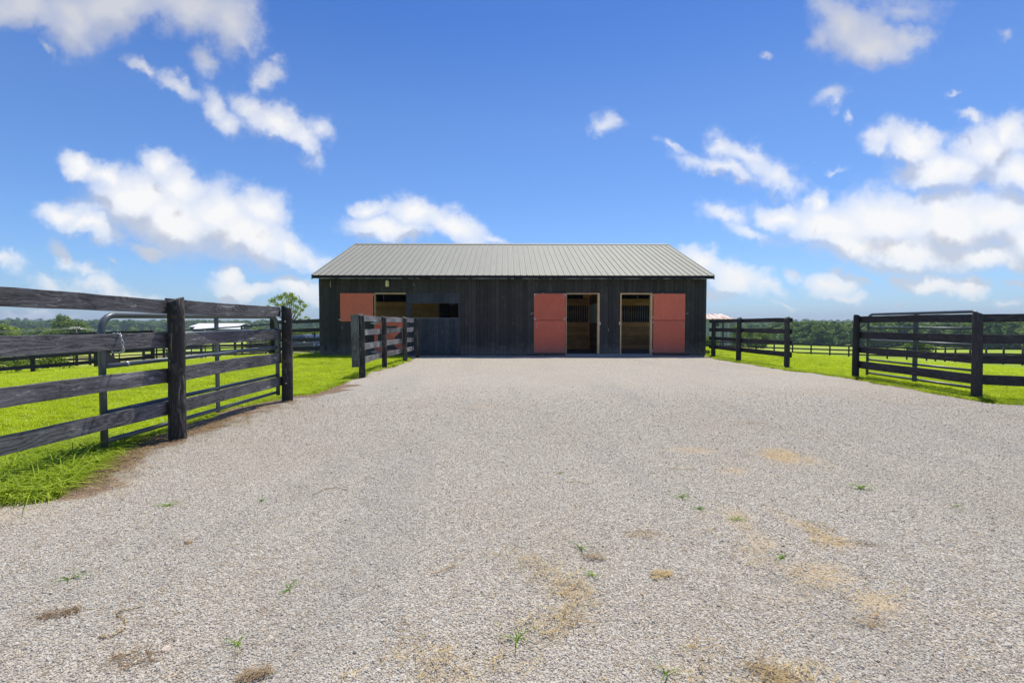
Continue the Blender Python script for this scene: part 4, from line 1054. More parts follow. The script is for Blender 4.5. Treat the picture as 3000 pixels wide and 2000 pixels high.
# right pair of doorways
for (jx0, jx1, lx0, lx1, lab, sgn) in ((1657.5, 1756, 1564, 1656.5, 'left', -1), (1816.5, 1910.5, 1912.5, 2005, 'right', 1)):
    frame(bx(jx0), bx(jx1), .07, ZT - .002, .035 if sgn < 0 else .045, .075, .05)
    zt, zm = bz(860), bz(938.3)
    up_ = leaf(bx(lx0), bx(lx1), zm + .008, zt, 'upper red leaf beside the %s stall doorway' % lab, 'red')
    lo_ = leaf(bx(lx0), bx(lx1), bz(1033), zm - .008, 'lower red leaf beside the %s stall doorway, grimy at its foot' % lab, 'red')
    mb = MB(); mb.box(bx(lx0) + (0 if sgn < 0 else .01), bx(lx1) - (0 if sgn < 0 else .07), YW - .085, YW - .075 + .05, zt + .002, zt + .035); bpart(mb, 'drip_cap', M['barn_panel'])
    mb = MB(); xq = bx(1591.5) if sgn < 0 else bx(1937); mb.box(xq - .008, xq + .008, YW - .088, YW - .084, zt + .002, zt + .034); bpart(mb, 'cap_clip', M['galv'])
    hx = bx(1658.5) if sgn < 0 else bx(1911.5)
    for par, zs_ in ((up_, (bz(865), bz(929))), (lo_, (bz(943), bz(1027)))):
        for z in zs_: hinge(par, hx, z, .03, .075, y=YW - .070)
    handle(lo_, bx(1573) if sgn < 0 else bx(2001.5), bz(953))
    if sgn < 0:
        for cx0, dx_ in ((bx(1564) + .012, 1), (bx(1656.5) - .012, -1)):
            corner(up_, cx0, zt - .012, dx_, -1); corner(up_, cx0, zm + .02, dx_, 1)
    mb = MB(); xa = bx(1556) if sgn < 0 else bx(2005.5)
    mb.tube([(xa, YW - .09, bz(918)), (xa + .1, YW - .09, bz(917))], .008, 6); mb.tube([(xa + (.0 if sgn < 0 else .06), YW - .06, bz(916)), (xa + (.0 if sgn < 0 else .06), YW - .11, bz(921))], .01, 6); bpart(mb, 'door_hook', M['galv'])
    lx = bx(1757.5) if sgn < 0 else bx(1814.5)
    mb = MB(); mb.box(lx - .02, lx + .02, YW - .04, YW - .028, bz(951), bz(943)); bpart(mb, 'strike_plate', M['galv'])
mb = MB(); mb.box(bx(1657), bx(1911), YW - .12, YW + .15, -.05, .065); o = bpart(mb, 'door_sill', M['concrete']); bevel(o, .01)
# odd fittings: lamp, round box, chips
mb = MB(); x = bx(1137); mb.box(x - .07, x + .07, YW - .06, YW - .025, bz(825), bz(819)); lamp = bpart(mb, 'wall_lamp', M['dark_iron'], 'yellow caged lamp under the eave')
mb = MB(); mb.tube([(x, YW - .10, bz(841)), (x, YW - .10, bz(839)), (x, YW - .10, bz(824)), (x, YW - .10, bz(822))], [.05, .078, .072, .05], 12); bpart(mb, 'lamp_glass', M['lamp_glass'], par=lamp)
mb = MB()
for k in range(6):
    a = 6.283 * k / 6; q = .084; mb.tube([(x + q * math.cos(a), YW - .10 + q * math.sin(a), bz(841)), (x + q * math.cos(a), YW - .10 + q * math.sin(a), bz(822))], .004, 4)
bpart(mb, 'lamp_cage', M['dark_iron'], par=lamp)
for sx_, sy_ in ((1214, 834), (1778, 834)):
    mb = MB(); xx_ = bx(sx_); zz_ = bz(sy_); mb.tube([(xx_, YW - .02, zz_), (xx_, YW - .055, zz_)], .055, 14); mb.tube([(xx_, YW - .055, zz_), (xx_, YW - .06, zz_)], .012, 6); bpart(mb, 'junction_box', M['dark_iron'] if sx_ > 1500 else simple('grey_box', (.09, .095, .10), .5))
M['bare'] = simple('bare_wood_scar', (.55, .47, .30), .8); M['fleck'] = simple('white_fleck', (.6, .62, .64), .7)
for (sx_, sy_, w_, h_, mt) in [(970.5, 834, .025, .28, 'bare'), (1003, 960, .012, .10, 'fleck'), (1473, 871, .018, .018, 'fleck'), (1503, 947, .012, .03, 'fleck'), (1554.5, 843, .012, .02, 'fleck'), (1782, 966, .010, .14, 'fleck'),
        (1764, 849.5, .018, .014, 'fleck'), (1842, 847, .03, .010, 'fleck'), (1948, 838, .016, .03, 'bare'), (2045.5, 902, .016, .016, 'bare'), (1295.5, 974.5, .03, .016, 'fleck'), (1282, 937, .01, .03, 'fleck'), (995.5, 989, .02, .02, 'fleck'), (1517, 864, .01, .012, 'fleck')]:
    mb = MB(); xx_, zz_ = bx(sx_), bz(sy_); y = YW - .034
    mb.poly([(xx_ - w_/2, y, zz_ - h_*.3), (xx_, y, zz_ - h_/2), (xx_ + w_/2, y, zz_ - h_*.1), (xx_ + w_*.2, y, zz_ + h_/2), (xx_ - w_*.4, y, zz_ + h_*.4), (xx_, y + .02, zz_)], [(0,1,2,3,4),(1,0,5),(2,1,5),(3,2,5),(4,3,5),(0,4,5)]); bpart(mb, 'paint_scar', M[mt])
for (sx_, sy_, w_, h_) in [(1945, 893, .014, .10), (1957, 890, .010, .06), (1972, 896, .008, .14), (1608, 884, .010, .10), (1650, 872, .016, .12), (1574, 905, .05, .03), (1015, 873, .012, .10), (1033, 908, .010, .12), (1985, 945, .02, .03), (1640, 968, .02, .014)]:
    mb = MB(); xx_, zz_ = bx(sx_), bz(sy_); y = YW - .0745
    mb.poly([(xx_ - w_/2, y, zz_ - h_*.3), (xx_, y, zz_ - h_/2), (xx_ + w_/2, y, zz_ - h_*.1), (xx_ + w_*.2, y, zz_ + h_/2), (xx_ - w_*.4, y, zz_ + h_*.4)], [(0,1,2,3,4)]); bpart(mb, 'paint_scar', simple('scuffed_red', (.62, .36, .32), .7) if 'scuff' not in M else M['scuff'])
# interior: floor, planks, bars
YP = 21.9
mb = MB(); mb.box(XL + .05, XR - .05, YW + .05, YB - .02, -.03, .055); bpart(mb, 'stall_floor', M['dirt_floor'])
def planks(x0, x1, z0, z1, y, mat, h=.2, th=.035, axis='X'):
    k = max(1, round((z1 - z0) / h)); s = (z1 - z0) / k
    for i in range(k):
        mb = MB(); q = rnd.uniform(0, .006)
        if axis == 'X': mb.box(x0, x1, y - q, y + th, z0 + i * s + .003, z0 + (i + 1) * s - .003); o = bpart(mb, 'plank', M[mat])
        else:
            L = x1 - x0; mb.box(-L/2, L/2, -th/2, th/2, z0 + i * s + .003, z0 + (i + 1) * s - .003)
            o = bpart(mb, 'plank', M[mat]); o.location = Vector((y, (x0 + x1) / 2, z0 + (i + .5) * s)) - BO; o.rotation_euler = (0, 0, R(90))
planks(XL + .1, bx(1276 * 1.0) - .0, .06, P(1140, 884, YP).z, YP, 'pine', .2)
zb0, zb1, zb2 = P(1700, 943, YP).z, P(1700, 895, YP).z, P(1700, 875, YP).z
planks(-2.6, XR - .06, .06, zb0, YP, 'pine', .2); planks(-2.6, XR - .06, zb1, zb2, YP, 'pine', .15)
xb = 1.5
while xb < XR - .1:
    mb = MB(); mb.tube([(xb, YP + .018, zb0 - .01), (xb, YP + .018, zb1 + .01)], .009, 6); bpart(mb, 'stall_bar', M['bar']); xb += .102
XD = P(1727, 949, YP).x
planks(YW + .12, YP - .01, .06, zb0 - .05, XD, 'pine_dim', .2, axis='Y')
mb = MB()
for i in range(17):
    y = YW + .15 + i * .2; mb.box(XD - .012 - (.01 if i % 2 else 0), XD + .01, y, y + .196, zb0 - .04, zb1 + .02)
bpart(mb, 'pale_divider_panel', M['white_panel'])
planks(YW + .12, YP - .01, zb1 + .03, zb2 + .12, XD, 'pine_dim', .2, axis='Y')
planks(YW + .12, YP - .01, .06, 2.2, -2.55, 'fascia', .2, axis='Y')  # partition coloured near black, standing in for the shade inside the stall
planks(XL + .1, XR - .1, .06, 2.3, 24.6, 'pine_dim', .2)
mb = MB(); mb.box(XD - .08, XD + .08, YP - .1, YP - .02, .06, ZTOP); bpart(mb, 'stall_post', M['pine'])
mb = MB(); mb.box(XD - .30, XD - .10, YP - .12, YP - .03, zb2 + .02, zb2 + .2); bpart(mb, 'wood_block', M['pine'])
mb = MB(); mb.box(XL + .05, XR - .05, YW + .06, YB - .05, ZTOP - .06, ZTOP - .03); bpart(mb, 'loft_floor', M['fascia'])

# fence from barn corner to the back gate post
zoff = .0
bp = P(803, 1040, 19.9)
f5 = empty('board_fence', (bp.x, bp.y, H(bp.x, bp.y)), 'short black four-board fence nailed to the left corner of the barn', 'fence')
mb = MB(); mb.box(-.12, .12, -.07, .07, -.3, 1.50); mb.build('post', M['post_dark'], f5, (0, 0, 0))
for (ya, yb) in ((933.5, 943.5), (959.5, 970.5), (987.5, 999), (1014, 1026)):
    a = P(956, (ya + yb) / 2 + .5, YW - .045); b = P(806, (ya + yb) / 2 + 5 + (ya - 949) * -.05, bp.y - .085)
    SEED[0] += 1; place_board(f5, b, a, .145, .03, M['fence_dark'], SEED[0], bow=.008)
# back gate (16 ft) and continuing fence to the left
g0 = P(459, 1040, 20.4)
gb = gate('far tube gate with five uprights across the lawn, white-roofed barn beyond', (P(795, 1000, 19.8).x, 19.8), (g0.x, g0.y), zs=(.12, .30, .50, .80), top=1.24, mat='pipe_dark', r=.022, stiles=(.25, .5, .75), sw=.085)
mb = MB()
tl = [(448, 1050, 20.6), (282, 1070, 19.0), (97, 1084, 18.3), (-110, 1100, 17.8)]
tp = [P(a_, b_, c_) for a_, b_, c_ in tl]
f6 = fence([(p.x, p.y) for p in tp], (0, -1), 'black four-board paddock fence behind the lawn at far left', M['fence_dark'], M['post_dark'], zs=[(1.30, .14), (.94, .14), (.58, .14), (.22, .14)], r=.075, ph=1.37, board_off=.09)
# yard hydrant
hp = P(924, 1041, 19.0); hz = H(hp.x, hp.y)
hy = empty('yard_hydrant', (hp.x, hp.y, hz), 'red-handled yard hydrant on grey standpipe by the left barn corner', 'hydrant')
mb = MB(); mb.box(-.04, .04, -.04, .04, -.1, .48); mb.build('stand', M['galv'], hy)
mb = MB(); mb.tube([(0, -.05, 0), (0, -.05, .74)], .02, 8); mb.build('pipe', M['galv'], hy)
mb = MB(); mb.tube([(0, -.05, .72), (0, -.05, .86)], .032, 8); mb.tube([(0, -.05, .79), (-.08, -.06, .80), (-.10, -.06, .74)], .016, 8); mb.build('spout_head', M['red_iron'], hy)
mb = MB(); mb.tube([(0, -.05, .84), (-.01, -.05, .95), (.02, -.05, .96), (.09, -.05, .94), (.115, -.05, .88), (.10, -.05, .80), (.02, -.05, .78)], .011, 6); mb.build('handle', M['red_iron'], hy)

# ------------------------------------------------------------------ parked SUV beyond the fence
M['car'] = simple('dark_car_paint', (.035, .032, .03), .18, .3, spec=.6, var=.05, bstr=0)
m, T, out = new_mat('car_window_glass'); principled(T, out, (.03, .045, .07), .06, 0, .9); M['glass'] = m
m, T, out = new_mat('headlamp_lens'); principled(T, out, (.75, .78, .8), .1, .3, .8); M['lens'] = m
def build_car(p, rz):
    e = empty('parked_car', p, 'dark sport utility car parked behind the left barn corner', 'car', rz=rz)
    prof = [(-2.30,.42),(-2.33,.75),(-2.28,1.02),(-2.18,1.10),(1.05,1.06),(1.55,1.03),(2.05,.93),(2.27,.78),(2.33,.55),(2.28,.32),(1.86,.27)]
    def arch(cx): return [(cx + .40 * math.cos(t), .36 + .40 * math.sin(t)) for t in [math.pi * k / 8 for k in range(9)]]
    low = prof + [(x, z) for x, z in arch(1.40) if True] + [(.95, .26), (-.95, .26)] + arch(-1.38) + [(-1.80, .30)]
    mb = MB(); n = len(low); secs = [(-.92, .97), (-.86, 1.0), (.86, 1.0), (.92, .97)]
    for yy_, s in secs: mb.v += [(x * (s if abs(x) > 2 else 1), yy_ * (1 if z < .9 else .96), z) for x, z in low]
    for k_ in range(3):
        for i in range(n): mb.f.append([k_*n+i, k_*n+(i+1) % n, (k_+1)*n+(i+1) % n, (k_+1)*n+i]); mb.sm.append(False)
    mb.f.append(list(range(n))); mb.sm.append(False); mb.f.append(list(range(4*n-1, 3*n-1, -1))); mb.sm.append(False)
    mb.build('body', M['car'], e)
    base = [(-2.15,1.09),(1.12,1.05)]; roof = [(-1.85,1.52),(-1.4,1.66),(-.2,1.70),(.35,1.63)]
    mb = MB(); ring = []
    pr = [(-2.17,1.085),(-1.88,1.50),(-1.45,1.655),(-.3,1.69),(.32,1.62),(1.15,1.045)]
    for sgn in (-1, 1): mb.v += [(x, sgn * (.86 - (z - 1.05) * .28), z) for x, z in pr]
    k6 = len(pr)
    mb.f.append(list(range(k6))); mb.f.append(list(range(2*k6-1, k6-1, -1)))
    for i in range(k6 - 1): mb.f.append([i, i + k6, i + k6 + 1, i + 1])
    mb.sm += [False] * (2 + k6 - 1); mb.build('cabin', M['car'], e)
    for sgn in (-1, 1):
        yv = lambda z: sgn * (.868 - (z - 1.05) * .28)
        for xs_, nm in (([(-1.95,1.14),(-1.72,1.47),(-1.30,1.58),(-1.18,1.14)], 'window'), ([(-1.10,1.14),(-1.16,1.58),(-.25,1.61),(-.20,1.14)], 'window'), ([(-.12,1.14),(-.17,1.61),(.22,1.55),(.86,1.12)], 'window')):
            mb = MB(); mb.poly([(x, yv(z), z) for x, z in xs_] + [(x, yv(z) - sgn * .01, z) for x, z in xs_], [(0,1,2,3),(7,6,5,4),(0,4,5,1),(1,5,6,2),(2,6,7,3),(3,7,4,0)]); mb.build(nm, M['glass'], e)
        mb = MB(); mb.tube([(-2.0, yv(1.12), 1.11), (-1.75, yv(1.49), 1.50), (-1.35, yv(1.6), 1.615), (-.3, yv(1.64), 1.645), (.26, yv(1.58), 1.58), (.95, yv(1.1), 1.09), (-2.0, yv(1.1), 1.105)], .012, 4); mb.build('window_trim', M['chrome'], e)
        mb = MB(); mb.tube([(.62, sgn * .88, 1.14), (.60, sgn * 1.05, 1.17)], .03, 6); mb.tube([(.56, sgn * 1.06, 1.17), (.66, sgn * 1.06, 1.17)], [.09, .07], 8); mb.build('mirror', M['chrome'], e)
        mb = MB(); mb.box(-1.0, 1.0, sgn * .925 - .012, sgn * .925 + .012, .33, .40); mb.build('side_sill', M['chrome'], e)
        mb = MB(); mb.poly([(1.98, sgn * .88, .86), (2.22, sgn * .70, .80), (2.30, sgn * .60, .72), (2.30, sgn * .62, .64), (2.10, sgn * .905, .70)], [(0,1,2,3,4)] if sgn > 0 else [(4,3,2,1,0)]); mb.build('headlight', M['lens'], e)
        for cx in (1.40, -1.38):
            mb = MB(); mb.tube([(cx, sgn * .70, .36), (cx, sgn * .73, .36), (cx, sgn * .91, .36), (cx, sgn * .93, .36)], [.33, .36, .36, .33], 20); w = mb.build('wheel', M['tyre'], e)
            mb = MB(); mb.tube([(0, sgn * .91 - 0, 0), (0, sgn * .942, 0)], .06, 8)
            for k_ in range(5):
                a = 6.283 * k_ / 5; mb.tube([(0, sgn * .938, 0), (.23 * math.cos(a), sgn * .938, .23 * math.sin(a))], .028, 4)
            mb.tube([(.24 * math.cos(6.2832 * k_ / 16), sgn * .935, .24 * math.sin(6.2832 * k_ / 16)) for k_ in range(17)], .018, 4, cap=False)
            mb.build('rim', M['chrome'], w, (cx, 0, .36))
    mb = MB(); yq = lambda z: .80 - (z - 1.05) * .28
    mb.poly([(1.09, -yq(1.1), 1.10), (1.09, yq(1.1), 1.10), (.40, yq(1.58), 1.57), (.40, -yq(1.58), 1.57)], [(0, 1, 2, 3)]); mb.v = [(x + .012, y, z + .014) for x, y, z in mb.v]; mb.build('windscreen', M['glass'], e)
    mb = MB(); mb.box(2.30, 2.345, -.5, .5, .55, .74); mb.build('grille', M['chrome'], e)
cp = P(915, 1036, 37); build_car(Vector((cp.x, 37, H(cp.x, 37))), R(-33))
# gravel drive behind
def ribbon(name, pts, w, mat, lift=.03, n=60, wj=.0):
    V = []; Fc = []
    for i in range(n + 1):
        t = i / n * (len(pts) - 1); k_ = min(int(t), len(pts) - 2); f = t - k_
        a = Vector(pts[k_]).lerp(Vector(pts[k_ + 1]), f); d = (Vector(pts[k_ + 1]) - Vector(pts[k_])).normalized(); nn = Vector((-d.y, d.x))
        for s in (-1, -.3, .3, 1):
            q = a + nn * s * w / 2 * (1 + wj * math.sin(i * 1.7)); V.append((q.x, q.y, H(q.x, q.y) + lift - (.02 if abs(s) == 1 else 0)))
    for i in range(n):
        for j in range(3): Fc.append((4*i+j, 4*i+j+1, 4*i+j+5, 4*i+j+4))
    me = bpy.data.meshes.new(name); me.from_pydata(V, [], Fc); me.update(); return tag(link(name, me, mat), kind='structure')
M['drive'] = simple('drive_gravel', (.48, .45, .42), .95, var=.2, scale=2, bstr=.5)
ribbon('driveway', [(-24, 27.5), (-15, 28.3), (-8, 30.0), (4, 32), (20, 34)], 4.2, M['drive'])
t0, t1, t2, t3 = P(600, 1036, 42), P(575, 1022, 58), P(560, 1018, 75), P(520, 1010, 110)
for off in (-.9, .9):
    ribbon('farm_track', [(t0.x + 4 + off, t0.y - 8), (t0.x + off, t0.y), (t1.x + off, t1.y), (t2.x + off, t2.y), (t3.x + off, t3.y), (t3.x - 20 + off, 150)], .65, M['drive'], .03)

# ------------------------------------------------------------------ background fences
def far_fence(label, pts, n, zs=[(1.2, .14), (.8, .14), (.4, .14)], group=None, mat='fence_far', r=.07):
    out = []
    tot = [(Vector(b) - Vector(a)).length for a, b in zip(pts[:-1], pts[1:])]
    for (a, b), L in zip(zip(pts[:-1], pts[1:]), tot):
        k_ = max(1, round(n * L / sum(tot)))
        for i in range(k_): out.append(tuple(Vector(a).lerp(Vector(b), i / k_)))
    out.append(tuple(pts[-1]))
    return fence(out, (0, -1), label, M[mat], M[mat], zs=zs, r=r, ph=1.32, simple_posts=True, board_off=.08)
q1, q2, q3, q4 = P(2110, 1000, 49), P(2716, 1000, 46), P(2800, 1000, 41.5), P(3060, 1000, 33)
far_fence('black paddock fence crossing the right pasture, then turning toward the camera', [(q1.x - 6, q1.y + 1), (q1.x, q1.y), (q2.x, q2.y), (q3.x, q3.y), (q4.x, q4.y)], 22)
l1, l2, l3 = P(820, 1000, 33), P(640, 1000, 30), P(420, 1000, 27)
far_fence('black fence on the slope behind the far tube gate', [(l1.x, 33), (l2.x, 30), (l3.x, 27)], 8)
l1, l2 = P(790, 1000, 52), P(560, 1000, 60)
far_fence('more distant black fence below the white-roofed barn', [(l1.x, 52), (l2.x, 60), (-70, 66)], 14)
l1, l2 = P(-60, 1000, 120), P(420, 1000, 165)
far_fence('thin far fence line across the left hillside field', [(l1.x, 120), (l2.x, 165)], 26, zs=[(1.1, .12), (.6, .12)])
l1, l2 = P(-40, 1000, 26), P(200, 1000, 27.5)
far_fence('low grey fence rails half hidden in weeds at far left', [(l1.x, 24), (l2.x, 28), (P(330, 1000, 32).x, 32)], 7, zs=[(.9, .13), (.45, .13)])
# ------------------------------------------------------------------ background buildings
M['white_metal'] = simple('white_roof_metal', (.80, .80, .80), .5, var=.04, scale=.6, bstr=0)
M['dark_siding'] = simple('dark_blue_siding', (.035, .045, .055), .7, var=.1, scale=1)
def gable(name, label, x0, x1, y0, y1, zb, ze, zr, wall, roof, over=.4):
    e = empty(name, ((x0 + x1) / 2, y0, zb), label, 'barn'); o = Vector(e.location); ym = (y0 + y1) / 2
    mb = MB(); mb.poly([(x0,y0,zb-1),(x1,y0,zb-1),(x1,y1,zb-1),(x0,y1,zb-1),(x0,y0,ze),(x1,y0,ze),(x1,y1,ze),(x0,y1,ze),(x0,ym,zr-.1),(x1,ym,zr-.1)],
        [(0,1,5,4),(2,3,7,6),(1,2,6,9,5),(3,0,4,8,7)]); mb.v = [tuple(Vector(v) - o) for v in mb.v]; mb.build('wall', wall, e)
    s = (zr - ze) / (ym - y0)
    for sg in (0, 1):
        ya = y0 - over if sg == 0 else y1 + over; za = ze - s * over
        mb = MB(); mb.poly([(x0-over,ya,za),(x1+over,ya,za),(x1+over,ym,zr),(x0-over,ym,zr),(x0-over,ya,za+.12),(x1+over,ya,za+.12),(x1+over,ym,zr+.12),(x0-over,ym,zr+.12)],
            [(0,3,2,1),(4,5,6,7),(0,1,5,4),(1,2,6,5),(3,0,4,7)]); mb.v = [tuple(Vector(v) - o) for v in mb.v]; mb.build('roof', roof, e)
    return e
a = P(570, 964, 240); b = P(712, 964, 240); zb = P(600, 979, 240).z; zl = P(600, 964, 240).z; zl2 = P(600, 958, 240).z
wb = gable('white_roofed_barn', 'long dark barn with white metal roof and lean-to, far across the left fields', P(556, 955, 246).x, P(693, 955, 246).x, 246, 262, zb, P(600, 957, 246).z, P(600, 947.5, 254).z, M['dark_siding'], M['white_metal'])
mb = MB(); o_ = Vector(wb.location); mb.box(a.x, b.x - 1, 240.5, 245.8, zb - 1, zl - .1); mb.v = [tuple(Vector(v) - o_) for v in mb.v]; mb.build('lean_to_wall', M['dark_siding'], wb)
mb = MB(); mb.poly([(a.x - .5, 239.8, zl), (b.x, 239.8, zl), (b.x - 3, 246, zl2), (a.x - 3.5, 246, zl2), (a.x - .5, 239.8, zl + .15), (b.x, 239.8, zl + .15), (b.x - 3, 246, zl2 + .15), (a.x - 3.5, 246, zl2 + .15)], [(0,3,2,1),(4,5,6,7),(0,1,5,4),(1,2,6,5),(2,3,7,6),(3,0,4,7)]); mb.v = [tuple(Vector(v) - o_) for v in mb.v]; mb.build('lean_to_roof', M['white_metal'], wb)
mb = MB(); q = P(562, 975, 245.9); mb.box(q.x - 3.5, q.x + .5, 245.7, 245.95, zb, zb + 2.0); mb.v = [tuple(Vector(v) - o_) for v in mb.v]; mb.build('pale_door', M['white_metal'], wb)
mb = MB(); q = P(601, 975, 240.4); mb.box(q.x - .2, q.x + .2, 240.3, 240.45, zb + .6, zl - .4); mb.v = [tuple(Vector(v) - o_) for v in mb.v]; mb.build('narrow_window', M['white_metal'], wb)
# rusty-roofed shed at the right of the barn
m, T, out = new_mat('rusted_tin'); tcn = T.add('ShaderNodeTexCoord'); p = tcn.outputs['Object']
c = T.mix(T.maprange(T.noise(T.vmath('MULTIPLY', p, (2.6, .35, .35)), 1.1, 4, .6), .42, .58), (.60, .56, .53), (.36, .17, .10))
principled(T, out, c, .6, .2, .3); M['rust'] = m
M['grey_wall'] = wood('greywashed_shed_boards', (.24, .26, .28), (.46, .48, .50), .6, axis='Z', lowfreq=.6, knots=False)
YS = 78.0
sx0_, sx1_ = P(2040, 950, YS).x, P(2146, 950, YS).x; zbs = H(sx1_, YS); zes = P(2100, 934, YS).z; zrs = P(2100, 920, YS + 3).z
shed = empty('old_shed', (sx0_, YS, zbs), 'small grey board shed with rusty tin roof right of the black barn', 'shed')
o_ = Vector(shed.location)
xx_ = sx0_
while xx_ < sx1_ - .02:
    w_ = .3; 
    mb = MB(); mb.box(xx_, min(xx_ + w_ - .02, sx1_), YS - rnd.uniform(.02, .05), YS, zbs - .5, zes); mb.v = [tuple(Vector(v) - o_ - Vector((xx_ - sx0_, 0, 0))) for v in mb.v]
    q = P(2118, 940, YS).x
    if not (abs(xx_ + .15 - q) < .16): mb.build('wall_board', M['grey_wall'], shed, (xx_ - sx0_, 0, 0))
    xx_ += w_
mb = MB(); mb.box(sx0_, sx1_, YS + .03, YS + 7, zbs - .5, zes); mb.v = [tuple(Vector(v) - o_) for v in mb.v]; mb.build('wall', M['dark_siding'], shed)
mb = MB(); q0, q1_ = P(2094, 945, YS).x, P(2107, 945, YS).x; mb.box(q0, q1_, YS - .07, YS - .055, P(2100, 956, YS).z, P(2100, 944, YS).z); mb.v = [tuple(Vector(v) - o_) for v in mb.v]; mb.build('window', M['dark_siding'], shed)
nr = 9; rx0_, rx1_ = sx0_ - 1.5, P(2128, 933, YS).x; tx1_ = P(2112, 920, YS + 3).x + .3
for i in range(nr):
    a0 = rx0_ + (sx1_ + .2 - rx0_) * i / nr; a1 = rx0_ + (sx1_ + .2 - rx0_) * (i + 1) / nr - .03
    mb = MB(); t0_ = rx0_ + (tx1_ - rx0_) * i / nr; t1_ = rx0_ + (tx1_ - rx0_) * (i + 1) / nr - .03
    mb.poly([(a0, YS - .4, zes - .05), (a1, YS - .4, zes - .05), (t1_, YS + 3.2, zrs), (t0_, YS + 3.2, zrs), (a0, YS - .4, zes), (a1, YS - .4, zes), (t1_, YS + 3.2, zrs + .05), (t0_, YS + 3.2, zrs + .05)], [(0,3,2,1),(4,5,6,7),(0,1,5,4),(1,2,6,5),(2,3,7,6),(3,0,4,7)])
    mb.v = [tuple(Vector(v) - o_) for v in mb.v]; mb.build('roof_sheet', M['rust'], shed)

# ------------------------------------------------------------------ trees
def foliage_mat(name, c0, c1, c2, trans=.3):
    m, T, out = new_mat(name)
    geo = T.add('ShaderNodeNewGeometry'); oi = T.add('ShaderNodeObjectInfo'); tcn = T.add('ShaderNodeTexCoord')
    rpi = geo.outputs['Random Per Island']
    f = T.math('ADD', T.math('MULTIPLY', rpi, .45), T.math('ADD', T.math('MULTIPLY', oi.outputs['Random'], .35), T.math('MULTIPLY', T.noise(tcn.outputs['Object'], .6, 2, .5), .35)))
    c = T.ramp(f, [(.25, c0), (.55, c1), (.85, c2)])
    d = T.add('ShaderNodeBsdfDiffuse', inp={'Color': c}); t = T.add('ShaderNodeBsdfTranslucent', inp={'Color': T.mix(1.0, c, (1.3, 1.2, .6), 'MULTIPLY')})
    mx = T.add('ShaderNodeMixShader', inp={0: trans, 1: d.outputs[0], 2: t.outputs[0]}); T.l.new(mx.outputs[0], out.inputs['Surface']); return m
M['leaf'] = foliage_mat('broadleaf_foliage', (.08, .14, .035), (.17, .26, .06), (.33, .42, .10))
M['leaf_yellow'] = foliage_mat('yellow_green_foliage', (.09, .14, .022), (.17, .24, .035), (.29, .36, .07))  # yellower green leaf colour than the broadleaf mix
M['leaf_far'] = foliage_mat('far_wood_foliage', (.07, .13, .05), (.14, .22, .07), (.25, .34, .10), .25)
M['bark'] = simple('bark', (.12, .095, .075), .9, var=.3, scale=8, bstr=.6)
def leaf_quads(centers, size, rng, nrm=None, flat=.0):
    n = len(centers); a = rng.normal(size=(n, 3)); 
    if nrm is not None: a = a * .75 + nrm
    a /= np.linalg.norm(a, axis=1)[:, None]
    b = rng.normal(size=(n, 3)); b -= a * (a * b).sum(1)[:, None]; b /= np.linalg.norm(b, axis=1)[:, None]; c = np.cross(a, b)
    s = size * (.6 + .8 * rng.random(n))[:, None]
    V = np.stack([centers - b * s, centers - c * s * .55, centers + b * s, centers + c * s * .55], 1).reshape(-1, 3)
    return V
def clump_cloud(clumps, per, leaf_s, rng, shell=.55):
    """clumps: (k,4) centre+radius -> leaf quads mesh arrays"""
    C = []; Nn = []
    for (x, y, z, r_) in clumps:
        k_ = max(4, int(per * r_ * r_)); d = rng.normal(size=(k_, 3)); d /= np.linalg.norm(d, axis=1)[:, None]
        rad = r_ * (shell + (1 - shell) * rng.random(k_)) * (1 + .18 * rng.normal(size=k_))
        q = d * rad[:, None]; q[:, 2] *= .75; C.append(q + np.array([x, y, z])); Nn.append(d + np.array([0, 0, .5]))
    return leaf_quads(np.concatenate(C), leaf_s, rng, np.concatenate(Nn))
def crown_mesh(name, seed, h=10, w=4.2, k=26, per=60, leaf_s=.34, base=.18, mat='leaf', shape=1.0):
    rng = np.random.default_rng(seed); cl = []
    for i in range(k):
        t = (i + .5) / k; z = h * (base + (1 - base) * (.05 + .9 * t)); prof = math.sin(math.pi * min(1, (.18 + .80 * t ** shape))) ** .6
        a = rng.random() * 6.283; q = w * prof * math.sqrt(rng.random()) * .72
        cl.append((q * math.cos(a), q * math.sin(a), z, w * (.30 + .22 * rng.random()) * (.65 + .35 * prof)))
    V = clump_cloud(cl, per, leaf_s, rng); n = len(V) // 4
    me = mesh_np(name, V, np.arange(n * 4).reshape(n, 4)); me.materials.append(M[mat]); return me
def trunk_mesh(h, r, seed, k=5):
    rr = random.Random(seed); mb = MB()
    mb.tube([(0, 0, -.3), (.05 * h * rr.uniform(-.3, .3), 0, h * .25), (rr.uniform(-.04, .04) * h, rr.uniform(-.04, .04) * h, h * .55)], [r, r * .8, r * .45], 8)
    for i in range(k):
        a = rr.uniform(0, 6.28); z = h * rr.uniform(.22, .5); mb.tube([(0, 0, z), (math.cos(a) * h * .12, math.sin(a) * h * .12, z + h * .14), (math.cos(a) * h * .22, math.sin(a) * h * .22, z + h * .32)], [r * .4, r * .28, r * .1], 5)
    return mb.mesh('trunk')
TV = [crown_mesh('crown', 40 + i, 10, 4.0 + .5 * (i % 3), 30, 46, .36, .10, 'leaf', 1.0 + .15 * (i % 2)) for i in range(5)]
TY = [crown_mesh('crown', 60 + i, 10, 4.6, 26, 46, .36, .06, 'leaf_yellow') for i in range(2)]
TR = [trunk_mesh(10, .22, 70 + i) for i in range(3)]
for t_ in TR: t_.materials.append(M['bark'])
